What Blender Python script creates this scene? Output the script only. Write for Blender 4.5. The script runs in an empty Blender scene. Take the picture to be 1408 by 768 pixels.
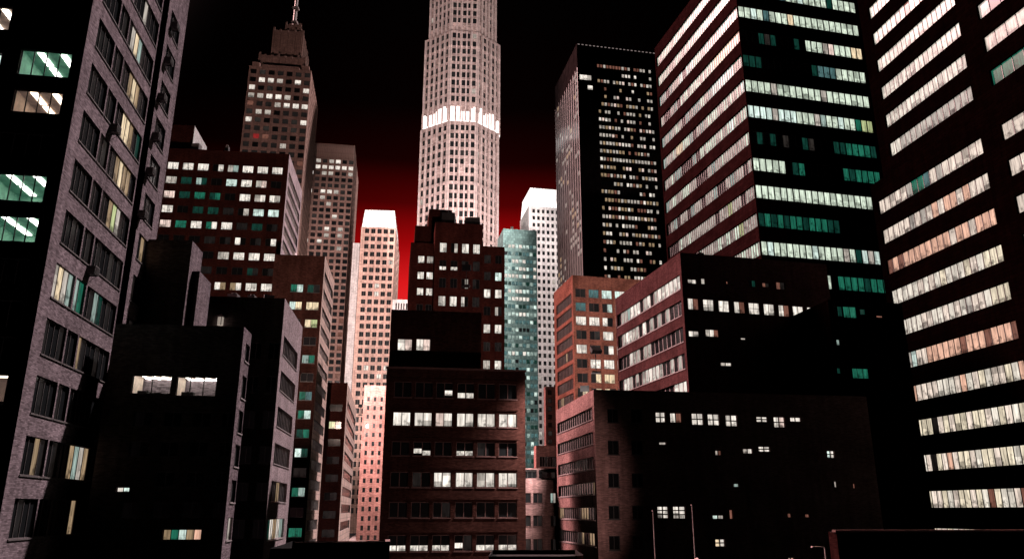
import bpy, math, random
from mathutils import Vector

SC = bpy.context.scene
COL = SC.collection
RAD = math.radians
random.seed(11)

# ------------------------------------------------------------------ camera
FPX, CX, CY = 1062.0, 704.0, 384.0          # focal length and centre on the photograph's 1408 x 768 grid
PITCH = RAD(16.6)
EYE = Vector((0, 0, 9.0))
cam_d = bpy.data.cameras.new('camera')
cam_d.sensor_width = 36.0
cam_d.lens = 36.0 * FPX / 1408.0
cam_d.clip_start = 0.5
cam_d.clip_end = 6000
cam = bpy.data.objects.new('camera', cam_d)
cam.location = EYE
cam.rotation_euler = (math.pi / 2 + PITCH, 0, 0)
COL.objects.link(cam)
SC.camera = cam

# ------------------------------------------------------------------ night sky
SUN_AZ, SUN_EL = 48.0, 57.0
W = bpy.data.worlds.new('World')
SC.world = W
W.use_nodes = True
nt = W.node_tree
for n in list(nt.nodes):
    nt.nodes.remove(n)


def wn(t, **k):
    n = nt.nodes.new(t)
    for a, b in k.items():
        setattr(n, a, b)
    return n


def wmath(op, a, b=None):
    n = wn('ShaderNodeMath', operation=op)
    for i, x in enumerate((a, b)):
        if x is None:
            continue
        if isinstance(x, (int, float)):
            n.inputs[i].default_value = x
        else:
            nt.links.new(x, n.inputs[i])
    return n.outputs[0]


tc = wn('ShaderNodeTexCoord')
sep = wn('ShaderNodeSeparateXYZ')
nt.links.new(tc.outputs['Generated'], sep.inputs[0])
elev = wmath('ARCSINE', sep.outputs[2])
azim = wmath('ARCTAN2', sep.outputs[0], sep.outputs[1])
ramp = wn('ShaderNodeValToRGB')
cr = ramp.color_ramp
cr.interpolation = 'LINEAR'
pts = [(-5, (0.10, .01, .01)), (6, (.95, .07, .06)), (13, (.85, .030, .03)), (16, (.82, .012, .014)), (19, (.36, .002, .003)),
       (22, (.075, .0006, .0008)), (25, (.009, .0003, .0003)), (29, (.0015, .0002, .0002)), (36, (.0006, .0003, .0003)), (90, (.0005, .0004, .0005))]
while len(cr.elements) < len(pts):
    cr.elements.new(0.5)
for e, (d, c) in zip(cr.elements, pts):
    e.position = (d + 10) / 100
    e.color = (*c, 1)
nt.links.new(wmath('ADD', wmath('MULTIPLY', elev, 57.29578 / 100), 0.10), ramp.inputs[0])
daz = wmath('DIVIDE', wmath('ADD', azim, RAD(3)), RAD(16))
band = wmath('EXPONENT', wmath('MULTIPLY', wmath('MULTIPLY', daz, daz), -1.0))


def scaled(color_socket, fac):
    v = wn('ShaderNodeVectorMath', operation='SCALE')
    if isinstance(color_socket, tuple):
        v.inputs[0].default_value = color_socket
    else:
        nt.links.new(color_socket, v.inputs[0])
    if isinstance(fac, (int, float)):
        v.inputs['Scale'].default_value = fac
    else:
        nt.links.new(fac, v.inputs['Scale'])
    return v.outputs[0]


def lobe(az, el, k, color, s):
    d = wn('ShaderNodeVectorMath', operation='DOT_PRODUCT')
    nt.links.new(tc.outputs['Generated'], d.inputs[0])
    a, e = RAD(az), RAD(el)
    d.inputs[1].default_value = (math.sin(a) * math.cos(e), math.cos(a) * math.cos(e), math.sin(e))
    return scaled(color, wmath('MULTIPLY', wmath('POWER', wmath('MAXIMUM', d.outputs['Value'], 0.0), k), s))


def vadd(a, b):
    v = wn('ShaderNodeVectorMath', operation='ADD')
    nt.links.new(a, v.inputs[0])
    nt.links.new(b, v.inputs[1])
    return v.outputs[0]


total = vadd(scaled(ramp.outputs[0], band), lobe(-54, 40, 130, (1.0, .58, .56), 230.0))   # city glow low ahead, added off-frame glow to brighten left-facing walls
total = vadd(total, lobe(176, 40, 6, (1.0, .55, .48), 0.0))
bg = wn('ShaderNodeBackground')
nt.links.new(total, bg.inputs[0])
bg.inputs[1].default_value = 1.0
wo = wn('ShaderNodeOutputWorld')
nt.links.new(bg.outputs[0], wo.inputs[0])

sun_d = bpy.data.lights.new('moon_light', 'SUN')
sun_d.energy = 5.0
sun_d.angle = RAD(2.0)
sun_d.color = (1.0, .86, .86)
sun = bpy.data.objects.new('moon_light', sun_d)
a, e = RAD(SUN_AZ), RAD(SUN_EL)
to_sun = Vector((math.sin(a) * math.cos(e), math.cos(a) * math.cos(e), math.sin(e)))
sun.rotation_euler = to_sun.to_track_quat('Z', 'Y').to_euler()
sun.location = (0, 0, 300)
COL.objects.link(sun)

SC.view_settings.view_transform = 'Standard'
SC.view_settings.look = 'None'
SC.view_settings.exposure = 0.0
SC.view_settings.gamma = 1.0
SC.view_settings.use_curve_mapping = False
SC.render.engine = 'CYCLES'
SC.cycles.use_denoising = True
SC.cycles.max_bounces = 4
SC.cycles.diffuse_bounces = 0
SC.cycles.glossy_bounces = 2
SC.cycles.sample_clamp_indirect = 3

# ------------------------------------------------------------------ projection helpers (photo pixel <-> place)
SP, CP = math.sin(PITCH), math.cos(PITCH)


def ray(u, v):
    x, y = (u - CX) / FPX, (CY - v) / FPX
    return Vector((x, CP - y * SP, SP + y * CP))


def at(u, v, D):
    d = ray(u, v)
    return EYE + d * (D / d.y)


def proj(p):
    q = p - EYE
    dep = q.y * CP + q.z * SP
    return CX + FPX * q.x / dep, CY - FPX * (-q.y * SP + q.z * CP) / dep


# ------------------------------------------------------------------ materials
def new_mat(name):
    m = bpy.data.materials.new(name)
    m.use_nodes = True
    m.node_tree.nodes.clear()
    return m


def N(m, t, **k):
    n = m.node_tree.nodes.new(t)
    for a_, b_ in k.items():
        setattr(n, a_, b_)
    return n


def K(m, a_, b_):
    m.node_tree.links.new(a_, b_)


def mixc(m, fac, a_, b_, mode='MIX'):
    n = N(m, 'ShaderNodeMix', data_type='RGBA', blend_type=mode)
    for sock, x in ((n.inputs['Factor'], fac), (n.inputs['A'], a_), (n.inputs['B'], b_)):
        if isinstance(x, (int, float)):
            sock.default_value = x
        elif isinstance(x, tuple):
            sock.default_value = (*x, 1) if len(x) == 3 else x
        else:
            K(m, x, sock)
    return n.outputs['Result']


def maprange(m, x, a0, a1, b0, b1):
    n = N(m, 'ShaderNodeMapRange')
    K(m, x, n.inputs[0])
    for i, v in enumerate((a0, a1, b0, b1)):
        n.inputs[i + 1].default_value = v
    return n.outputs[0]


def noise(m, vec, scale, detail=3, rough=.6):
    n = N(m, 'ShaderNodeTexNoise')
    n.inputs['Scale'].default_value = scale
    n.inputs['Detail'].default_value = detail
    n.inputs['Roughness'].default_value = rough
    K(m, vec, n.inputs['Vector'])
    return n.outputs['Fac']


def brick_mat(name, c, bw=0.42, bh=0.13, var=.35, stain=.45, rough=.85, mortar=.75, spec=0.0):
    """masonry with its own courses, blotches and dirt; UVs are in metres"""
    m = new_mat(name)
    uv = N(m, 'ShaderNodeUVMap', uv_map='UVMap').outputs[0]
    br = N(m, 'ShaderNodeTexBrick')
    K(m, uv, br.inputs['Vector'])
    br.inputs['Scale'].default_value = 1.0
    br.inputs['Brick Width'].default_value = bw
    br.inputs['Row Height'].default_value = bh
    br.inputs['Mortar Size'].default_value = bh * .09
    br.inputs['Color1'].default_value = (*[x * (1 + var) for x in c], 1)
    br.inputs['Color2'].default_value = (*[x * (1 - var) for x in c], 1)
    br.inputs['Mortar'].default_value = (*[x * mortar for x in c], 1)
    n1 = noise(m, uv, .22, 5)
    col = mixc(m, 1.0, br.outputs['Color'], maprange(m, n1, .25, .75, 1 - stain, 1 + stain * .6), 'MULTIPLY')
    mp = N(m, 'ShaderNodeMapping')
    mp.inputs['Scale'].default_value = (.9, 7.0, 1)
    K(m, uv, mp.inputs[0])
    n2 = noise(m, mp.outputs[0], 1.6, 4)
    col = mixc(m, 1.0, col, maprange(m, n2, .3, .7, .74, 1.2), 'MULTIPLY')
    mp2 = N(m, 'ShaderNodeMapping')
    mp2.inputs['Scale'].default_value = (1.6, .12, 1)
    K(m, uv, mp2.inputs[0])
    n3 = noise(m, mp2.outputs[0], 1.0, 4)
    col = mixc(m, 1.0, col, maprange(m, n3, .35, .65, .78, 1.12), 'MULTIPLY')
    p = N(m, 'ShaderNodeBsdfPrincipled')
    K(m, col, p.inputs['Base Color'])
    p.inputs['Roughness'].default_value = rough
    p.inputs['Specular IOR Level'].default_value = spec
    bp = N(m, 'ShaderNodeBump')
    bp.inputs['Strength'].default_value = .5
    bp.inputs['Distance'].default_value = .03
    K(m, br.outputs['Fac'], bp.inputs['Height'])
    bp.invert = True
    K(m, bp.outputs[0], p.inputs['Normal'])
    o = N(m, 'ShaderNodeOutputMaterial')
    K(m, p.outputs[0], o.inputs[0])
    return m


def plain_mat(name, c, rough=.6, metal=0.0, var=.3, scale=1.5, emit=None, es=1.0):
    m = new_mat(name)
    tcn = N(m, 'ShaderNodeTexCoord')
    n1 = noise(m, tcn.outputs['Object'], scale, 4)
    col = mixc(m, 1.0, c, maprange(m, n1, .3, .7, 1 - var, 1 + var), 'MULTIPLY')
    p = N(m, 'ShaderNodeBsdfPrincipled')
    K(m, col, p.inputs['Base Color'])
    p.inputs['Roughness'].default_value = rough
    p.inputs['Metallic'].default_value = metal
    if emit:
        K(m, mixc(m, 1.0, emit, maprange(m, n1, .3, .7, .8, 1.15), 'MULTIPLY'), p.inputs['Emission Color'])
        p.inputs['Emission Strength'].default_value = es
    o = N(m, 'ShaderNodeOutputMaterial')
    K(m, p.outputs[0], o.inputs[0])
    return m


def glass_mat():
    """every window: dark reflective glass; the mesh attribute lit holds the colour of the light inside"""
    m = new_mat('window_glass')
    uv = N(m, 'ShaderNodeUVMap', uv_map='UVMap').outputs[0]
    rel = N(m, 'ShaderNodeUVMap', uv_map='rel').outputs[0]
    at_ = N(m, 'ShaderNodeAttribute', attribute_name='lit')
    mp = N(m, 'ShaderNodeMapping')
    mp.inputs['Scale'].default_value = (3.6, .35, 1)
    K(m, uv, mp.inputs[0])
    drape = noise(m, mp.outputs[0], 1.0, 3)
    blot = noise(m, uv, 1.1, 5, .65)
    sp_ = N(m, 'ShaderNodeSeparateXYZ')
    K(m, rel, sp_.inputs[0])
    f1 = maprange(m, drape, .32, .66, .40, 1.15)
    low = maprange(m, sp_.outputs[1], .1, .7, .52, .35)
    dm = N(m, 'ShaderNodeMath', operation='SUBTRACT')
    K(m, blot, dm.inputs[0])
    K(m, low, dm.inputs[1])
    f2 = maprange(m, dm.outputs[0], -.10, .05, .28, 1.0)
    mm = N(m, 'ShaderNodeMath', operation='MULTIPLY')
    K(m, f1, mm.inputs[0])
    K(m, f2, mm.inputs[1])
    em = mixc(m, 1.0, at_.outputs['Color'], mm.outputs[0], 'MULTIPLY')
    p = N(m, 'ShaderNodeBsdfPrincipled')
    p.inputs['Base Color'].default_value = (.012, .013, .014, 1)
    p.inputs['Roughness'].default_value = .12
    p.inputs['Specular IOR Level'].default_value = .15
    K(m, em, p.inputs['Emission Color'])
    p.inputs['Emission Strength'].default_value = 1.0
    o = N(m, 'ShaderNodeOutputMaterial')
    K(m, p.outputs[0], o.inputs[0])
    return m


GLASS = glass_mat()
GLASS.cycles.emission_sampling = 'NONE'      # thousands of small panes: kept from lighting the walls opposite
FRAME_DARK = plain_mat('dark_metal_frame', (.03, .028, .028), .5)
FRAME_PALE = plain_mat('pale_aluminium_frame', (.34, .29, .29), .5)
FRAME_RED = plain_mat('brown_painted_frame', (.10, .045, .04), .6)
ROOF = plain_mat('roof_felt', (.03, .028, .028), .95)
ROOF.node_tree.nodes['Principled BSDF'].inputs['Specular IOR Level'].default_value = 0.0
CROWN = plain_mat('lit_white_crown', (.8, .78, .75), .5, emit=(1.0, .93, .9), es=1.25, var=.06, scale=.2)  # emission stands in for light falling on the white crowns and waist band

# colours of the light behind the windows
LIT = {
    'W': (1.15, 1.04, .92), 'w': (.62, .55, .48), 'C': (.86, 1.05, .95), 'c': (.36, .47, .42), 'Y': (1.10, .86, .56), 'y': (.42, .29, .17),
    'G': (.016, .16, .10), 'g': (.006, .045, .032), 'X': (.86, .99, .80), 'Q': (1.04, .94, .80), 'S': (1.0, .83, .70), 'U': (1.0, .86, .64), 'R': (.98, .56, .40), 'r': (.24, .10, .07), 'T': (.09, .19, .19), 'P': (1.05, .80, .70),
    'd': (.014, .011, .010), '.': (.0, .0, .0), 'K': (.30, .02, .02), 'V': (.55, .62, .30), 'B': (.030, .025, .022),
}


# ------------------------------------------------------------------ mesh builder
class MB:
    def __init__(self):
        self.v, self.f, self.m, self.uv, self.rel, self.c = [], [], [], [], [], []

    def quad(self, pts, mi=0, uv=None, rel=None, col=None):
        b = len(self.v)
        self.v += [tuple(p) for p in pts]
        n = len(pts)
        self.f.append(tuple(range(b, b + n)))
        self.m.append(mi)
        self.uv.append(uv or [(p[0], p[2]) for p in pts])
        self.rel.append(rel or [(0, 0)] * n)
        self.c.append(col or (0, 0, 0))

    def box(self, x0, x1, y0, y1, z0, z1, mi=0):
        a_ = [(x0, y0, z0), (x1, y0, z0), (x1, y1, z0), (x0, y1, z0), (x0, y0, z1), (x1, y0, z1), (x1, y1, z1), (x0, y1, z1)]
        for f in ((0, 1, 5, 4), (1, 2, 6, 5), (2, 3, 7, 6), (3, 0, 4, 7), (4, 5, 6, 7), (3, 2, 1, 0)):
            p = [a_[i] for i in f]
            if f in ((1, 2, 6, 5), (3, 0, 4, 7)):
                uv = [(q[1], q[2]) for q in p]
            elif f in ((4, 5, 6, 7), (3, 2, 1, 0)):
                uv = [(q[0], q[1]) for q in p]
            else:
                uv = None
            self.quad(p, mi, uv)

    def prism(self, poly, z0, z1, mi=0, top=True, bottom=False):
        n = len(poly)
        run = 0
        for i in range(n):
            (x0, y0), (x1, y1) = poly[i], poly[(i + 1) % n]
            l = math.hypot(x1 - x0, y1 - y0)
            self.quad([(x0, y0, z0), (x1, y1, z0), (x1, y1, z1), (x0, y0, z1)], mi, [(run, z0), (run + l, z0), (run + l, z1), (run, z1)])
            run += l
        if top:
            self.quad([(x, y, z1) for x, y in poly], mi, [(x, y) for x, y in poly])
        if bottom:
            self.quad([(x, y, z0) for x, y in reversed(poly)], mi, [(x, y) for x, y in reversed(poly)])

    def tube(self, pts, r0, r1, n=8, mi=0):
        rings = []
        for i, p in enumerate(pts):
            t = (pts[min(i + 1, len(pts) - 1)] - pts[max(i - 1, 0)]).normalized()
            a_ = t.cross(Vector((0.3, 1, 0.1))).normalized()
            b_ = t.cross(a_)
            r = r0 + (r1 - r0) * i / (len(pts) - 1)
            rings.append([p + (a_ * math.cos(k * 2 * math.pi / n) + b_ * math.sin(k * 2 * math.pi / n)) * r for k in range(n)])
        for i in range(len(rings) - 1):
            for k in range(n):
                self.quad([rings[i][k], rings[i][(k + 1) % n], rings[i + 1][(k + 1) % n], rings[i + 1][k]], mi)
        self.quad(rings[-1], mi)
        self.quad(rings[0][::-1], mi)

    def merge(self, o, fn):
        b = len(self.v)
        self.v += [fn(p) for p in o.v]
        self.f += [tuple(i + b for i in f) for f in o.f]
        self.m += o.m
        self.uv += o.uv
        self.rel += o.rel
        self.c += o.c

    def mesh(self, name, mats):
        me = bpy.data.meshes.new(name)
        me.from_pydata(self.v, [], self.f)
        for m in mats:
            me.materials.append(m)
        me.polygons.foreach_set('material_index', self.m)
        u = me.uv_layers.new(name='UVMap')
        u.data.foreach_set('uv', [x for f in self.uv for p in f for x in p])
        if any(c != (0, 0, 0) for c in self.c):
            r = me.uv_layers.new(name='rel')
            r.data.foreach_set('uv', [x for f in self.rel for p in f for x in p])
            at_ = me.attributes.new('lit', 'FLOAT_COLOR', 'CORNER')
            at_.data.foreach_set('color', [x for f, c in zip(self.f, self.c) for _ in f for x in (*c, 1.0)])
        me.update()
        return me

    def obj(self, name, mats, parent=None, loc=(0, 0, 0), rz=0):
        o = bpy.data.objects.new(name, self.mesh(name, mats if isinstance(mats, (list, tuple)) else [mats]))
        o.location = loc
        o.rotation_euler = (0, 0, rz)
        if parent:
            o.parent = parent
        COL.objects.link(o)
        return o


def tag(o, label, cat, group=None):
    o['label'] = label
    o['category'] = cat
    if group:
        o['group'] = group
    return o


def structure(o):
    o['kind'] = 'structure'
    return o


# ------------------------------------------------------------------ windows
def window_mesh(w, h, depth, panes, rows=1, fr=.05, mul=.04, frame=True, split=None):
    """local: x along the wall, z up, y into the wall; panes = colour codes left to right"""
    mb = MB()
    n = len(panes)
    rnd = random.random() * 90
    for i, c in enumerate(panes):
        x0, x1 = -w / 2 + w * i / n, -w / 2 + w * (i + 1) / n
        base = LIT[c if c not in 'luz' else 'W']
        k = random.uniform(.8, 1.1)
        colr = tuple(x * k for x in base)
        bands = [(0, h, colr)]
        if c == 'l':
            bands = [(0, h * .36, colr), (h * .36, h, LIT['.'])]
        elif c in 'WwCPXQSU' and random.random() < .4:
            t = random.uniform(.35, .85)
            kb = random.uniform(.55, .85)
            bands = [(0, h * t, colr), (h * t, h, tuple(x * kb for x in colr))] if random.random() < .7 else [(0, h * t * .6, tuple(x * kb * .7 for x in colr)), (h * t * .6, h, colr)]
        elif c == 'u':
            bands = [(0, h * .62, LIT['.']), (h * .62, h, colr)]
        elif c == 'z':
            bands = [(0, h * .18, LIT['.']), (h * .18, h * .5, colr), (h * .5, h, LIT['.'])]
        o = rnd + random.random() * 40
        for z0, z1, cc in bands:
            mb.quad([(x0, depth, z0), (x1, depth, z0), (x1, depth, z1), (x0, depth, z1)], 0,
                    [(o + x0, o + z0), (o + x1, o + z0), (o + x1, o + z1), (o + x0, o + z1)],
                    [(0, z0 / h), (1, z0 / h), (1, z1 / h), (0, z1 / h)], cc)
    if frame:
        y0, y1 = depth - .07, depth - .004
        mb.box(-w / 2, w / 2, y0, y1, 0, fr, 1)
        mb.box(-w / 2, w / 2, y0, y1, h - fr, h, 1)
        mb.box(-w / 2, -w / 2 + fr, y0, y1, fr, h - fr, 1)
        mb.box(w / 2 - fr, w / 2, y0, y1, fr, h - fr, 1)
        for i in range(1, n):
            x = -w / 2 + w * i / n
            mb.box(x - mul / 2, x + mul / 2, y0 + .01, y1, fr, h - fr, 1)
        for j in range(1, rows):
            z = h * j / rows
            mb.box(-w / 2 + fr, w / 2 - fr, y0 + .018, y1, z - mul / 2, z + mul / 2, 1)
    return mb


class Face:
    def __init__(self, p0, p1, z0, z1):
        self.p0, self.p1, self.z0, self.z1 = Vector(p0), Vector(p1), z0, z1
        self.L = (self.p1 - self.p0).length
        self.d = (self.p1 - self.p0) / self.L
        self.n = Vector((self.d.y, -self.d.x))
        self.rz = math.atan2(self.d.y, self.d.x)
        self.wins = []      # (s0, s1, z0, z1, depth, spec)

    def uv(self, u, v):
        r = ray(u, v)
        k = ((self.p0.x - EYE.x) * self.n.x + (self.p0.y - EYE.y) * self.n.y) / (r.x * self.n.x + r.y * self.n.y)
        p = EYE + r * k
        return (p.x - self.p0.x) * self.d.x + (p.y - self.p0.y) * self.d.y, p.z

    def pt(self, s, z, out=0.0):
        q = self.p0 + self.d * s + self.n * out
        return Vector((q.x, q.y, z))

    def px(self, s, z):
        return proj(self.pt(s, z))

    def add(self, s0, s1, z0, z1, **k):
        if s1 < s0:
            s0, s1 = s1, s0
        if z1 < z0:
            z0, z1 = z1, z0
        s0, s1 = max(s0, .15), min(s1, self.L - .15)
        z0, z1 = max(z0, self.z0 + .2), min(z1, self.z1 - .2)
        if s1 - s0 < .25 or z1 - z0 < .25:
            return
        for w in self.wins:
            if s0 < w[1] + .03 and s1 > w[0] - .03 and z0 < w[3] + .03 and z1 > w[2] - .03:
                return
        self.wins.append((s0, s1, z0, z1, k))

    def rect(self, x0, y0, x1, y1, **k):
        """opening whose left and right edges and mid height are read off the photograph"""
        s0, z1 = self.uv(x0, y0)
        s1, _ = self.uv(x1, y0)
        _, z0 = self.uv(x0, y1)
        self.add(s0, s1, z0, z1, **k)

    def grid(self, tl, tr, bl, nc, nr, fw=.6, fh=.6, codes=None, lit=(), panes=1, extra_rows=0, skip=None, **k):
        s0, zt = self.uv(*tl)
        s1, _ = self.uv(*tr)
        _, zb = self.uv(*bl)
        if s1 < s0:
            s0, s1 = s1, s0
        ps = (s1 - s0) / (nc - 1 + fw)
        pz = (zt - zb) / (nr - 1 + fh)
        cells = {}
        for r in range(nr + extra_rows):
            for c in range(nc):
                if skip and skip(c, r):
                    continue
                a0, z1 = s0 + c * ps, zt - r * pz
                cc = codes(c, r) if codes else '.'
                cells[(c, r)] = [a0, a0 + ps * fw, z1 - pz * fh, z1, cc * panes if len(cc) == 1 else cc]
        for (x, y, code) in lit:
            best = min(cells.values(), key=lambda q: (lambda p: (p[0] - x) ** 2 + (p[1] - y) ** 2)(self.px((q[0] + q[1]) / 2, (q[2] + q[3]) / 2)))
            best[4] = code * panes if len(code) == 1 else code
        for q in cells.values():
            self.add(*q[:4], panes=q[4], **k)

    def rows_px(self, a_, b_, n):
        z0, z1 = self.uv(*a_)[1], self.uv(*b_)[1]
        return [z0 + (z1 - z0) * i / (n - 1) for i in range(n)]

    def wall(self, mb, base, mi=0):
        """the masonry of this face with its openings cut out and reveals built"""
        bx = Vector((base.x, base.y))
        p0 = self.p0 - bx

        def P(s, z, y=0.0):
            q = p0 + self.d * s - self.n * y
            return (q.x, q.y, z)
        zs = sorted({self.z0, self.z1, *[w[2] for w in self.wins], *[w[3] for w in self.wins]})
        for z0, z1 in zip(zs, zs[1:]):
            if z1 - z0 < 1e-5:
                continue
            zm = (z0 + z1) / 2
            ops = sorted((w[0], w[1]) for w in self.wins if w[2] < zm < w[3])
            s = 0.0
            for a0, a1 in ops + [(self.L, self.L)]:
                if a0 > s + 1e-5:
                    mb.quad([P(s, z0), P(a0, z0), P(a0, z1), P(s, z1)], mi, [(s, z0), (a0, z0), (a0, z1), (s, z1)])
                s = max(s, a1)
        for s0, s1, z0, z1, k in self.wins:
            y = k.get('depth', .22)
            mb.quad([P(s0, z0), P(s1, z0), P(s1, z0, y), P(s0, z0, y)], mi, [(s0, 0), (s1, 0), (s1, y), (s0, y)])
            mb.quad([P(s0, z1), P(s0, z1, y), P(s1, z1, y), P(s1, z1)], mi, [(s0, 0), (s0, y), (s1, y), (s1, 0)])
            mb.quad([P(s0, z0), P(s0, z0, y), P(s0, z1, y), P(s0, z1)], mi, [(0, z0), (y, z0), (y, z1), (0, z1)])
            mb.quad([P(s1, z0), P(s1, z1), P(s1, z1, y), P(s1, z0, y)], mi, [(0, z0), (0, z1), (y, z1), (y, z0)])


PHI = -8.7


class Building:
    def __init__(self, name, label, cat, mat, group=None, frame=FRAME_DARK, wall_name='wall'):
        self.name, self.label, self.cat, self.mat, self.group, self.frame = name, label, cat, mat, group, frame
        self.vols, self.extra, self.wall_name = [], [], wall_name

    def vol(self, poly, z0, z1, parapet=.5, mat=None, name=None, roof=True):
        n = len(poly)
        F = [Face(poly[i], poly[(i + 1) % n], z0, z1) for i in range(n)]
        self.vols.append((F, poly, z0, z1, parapet, mat, name, roof))
        self.side_mat = getattr(self, 'side_mat', {})
        return F

    def box(self, anchor, D, front, side, vis='R', phi=PHI, top=None, z0=0.0, **k):
        """anchor = photo pixel of the near corner (top unless top is given) at distance D; returns faces front, right, back, left"""
        P = at(*anchor, D)
        ph = RAD(phi)
        r, q = Vector((math.sin(ph), math.cos(ph))), Vector((math.cos(ph), -math.sin(ph)))
        c = Vector((P.x, P.y))
        z1 = P.z if top is None else (top if isinstance(top, (int, float)) else self._zat(c, top[1]))
        f = Face(c, c + q, 0, 1)
        s = Face(c, c + r, 0, 1)
        wf = abs(f.uv(*front)[0]) if isinstance(front, tuple) else front
        ds = abs(s.uv(*side)[0]) if isinstance(side, tuple) else side
        if vis == 'R':
            fl, fr = c - q * wf, c
        else:
            fl, fr = c, c + q * wf
        F = self.vol([fl, fr, fr + r * ds, fl + r * ds], z0, z1, **k)
        return F

    @staticmethod
    def _zat(c, v):
        lo, hi = -50.0, 900.0
        for _ in range(50):
            m_ = (lo + hi) / 2
            if proj(Vector((c.x, c.y, m_)))[1] > v:
                lo = m_
            else:
                hi = m_
        return lo

    def finish(self):
        F0, poly0, z00 = self.vols[0][0], self.vols[0][1], self.vols[0][2]
        cen = sum((Vector(p) for p in poly0), Vector((0, 0))) / len(poly0)
        base = Vector((cen.x, cen.y, 0))
        root = bpy.data.objects.new(self.name, None)
        root.location = base
        COL.objects.link(root)
        tag(root, self.label, self.cat, self.group)
        self.root, self.base = root, base
        allw = []
        for (F, poly, z0, z1, par, mat, name, roof) in self.vols:
            mb = MB()
            for f in F:
                if f in self.side_mat:
                    sm = MB()
                    f.wall(sm, base)
                    sm.obj('side_wall', self.side_mat[f], root)
                else:
                    f.wall(mb, base)
                for w in f.wins:
                    allw.append((f, w))
            o = mb.obj(name or self.wall_name, mat or self.mat, root)
            if roof:
                m2 = MB()
                c2 = sum((Vector(p) for p in poly), Vector((0, 0))) / len(poly)
                inner = [c2 + (Vector(p) - c2) * .985 - cen for p in poly]
                outer = [Vector(p) - cen for p in poly]
                n = len(poly)
                m2.quad([(p.x, p.y, z1 - par) for p in inner], 0)
                for i in range(n):
                    a0, a1, b0, b1 = outer[i], outer[(i + 1) % n], inner[i], inner[(i + 1) % n]
                    m2.quad([(a0.x, a0.y, z1), (a1.x, a1.y, z1), (b1.x, b1.y, z1), (b0.x, b0.y, z1)], 0)
                    m2.quad([(b0.x, b0.y, z1), (b1.x, b1.y, z1), (b1.x, b1.y, z1 - par), (b0.x, b0.y, z1 - par)], 0)
                m2.obj('roof', ROOF, root)

        def size(fw):
            f, w = fw
            a_ = f.px(w[0], w[2])
            b_ = f.px(w[1], w[3])
            cx, cy = (a_[0] + b_[0]) / 2, (a_[1] + b_[1]) / 2
            vis = 1 if (-5 < cx < 1413 and -5 < cy < 773) else 0
            return vis * abs((a_[0] - b_[0]) * (a_[1] - b_[1])) + 1e-6
        allw.sort(key=size, reverse=True)
        rest = MB()
        nrest = 0
        for i, (f, (s0, s1, z0, z1, k)) in enumerate(allw):
            w, h = s1 - s0, z1 - z0
            if k.get('style') == 'slot':
                mb = MB()
                mb.quad([(-w / 2, k['depth'], 0), (w / 2, k['depth'], 0), (w / 2, k['depth'], h), (-w / 2, k['depth'], h)], 0)
                c = f.pt((s0 + s1) / 2, z0)
                mb.obj('light_shaft', self.mat, root, c - base, f.rz)
                continue
            depth = k.get('depth', .22)
            mb = window_mesh(w, h, depth, k.get('panes', '.'), k.get('rows', 1), k.get('fr', .05), k.get('mul', .05), k.get('frame', True))
            c = f.pt((s0 + s1) / 2, z0)
            if i < 100:
                if k.get('room'):
                    room_window(self, f, s0, s1, z0, z1, k, root, base)
                    continue
                win = mb.obj(k.get('name', 'window'), [GLASS, k.get('fm', self.frame)], root, c - base, f.rz)
                if k.get('sill'):
                    m3 = MB()
                    m3.box(-w / 2 - .08, w / 2 + .08, -.07, depth * .6, -.11, -.003)
                    m3.obj('sill', k.get('sill_mat', k.get('fm', self.frame)), win)
            else:
                cc = c - base
                ca, sa = math.cos(f.rz), math.sin(f.rz)
                rest.merge(mb, lambda p: (cc.x + p[0] * ca - p[1] * sa, cc.y + p[0] * sa + p[1] * ca, cc.z + p[2]))
                nrest += 1
        if nrest:
            o = rest.obj('windows', [GLASS, self.frame], root)
            o['kind'] = 'stuff'
        for fn in self.extra:
            fn(root, base)
        return root


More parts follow.
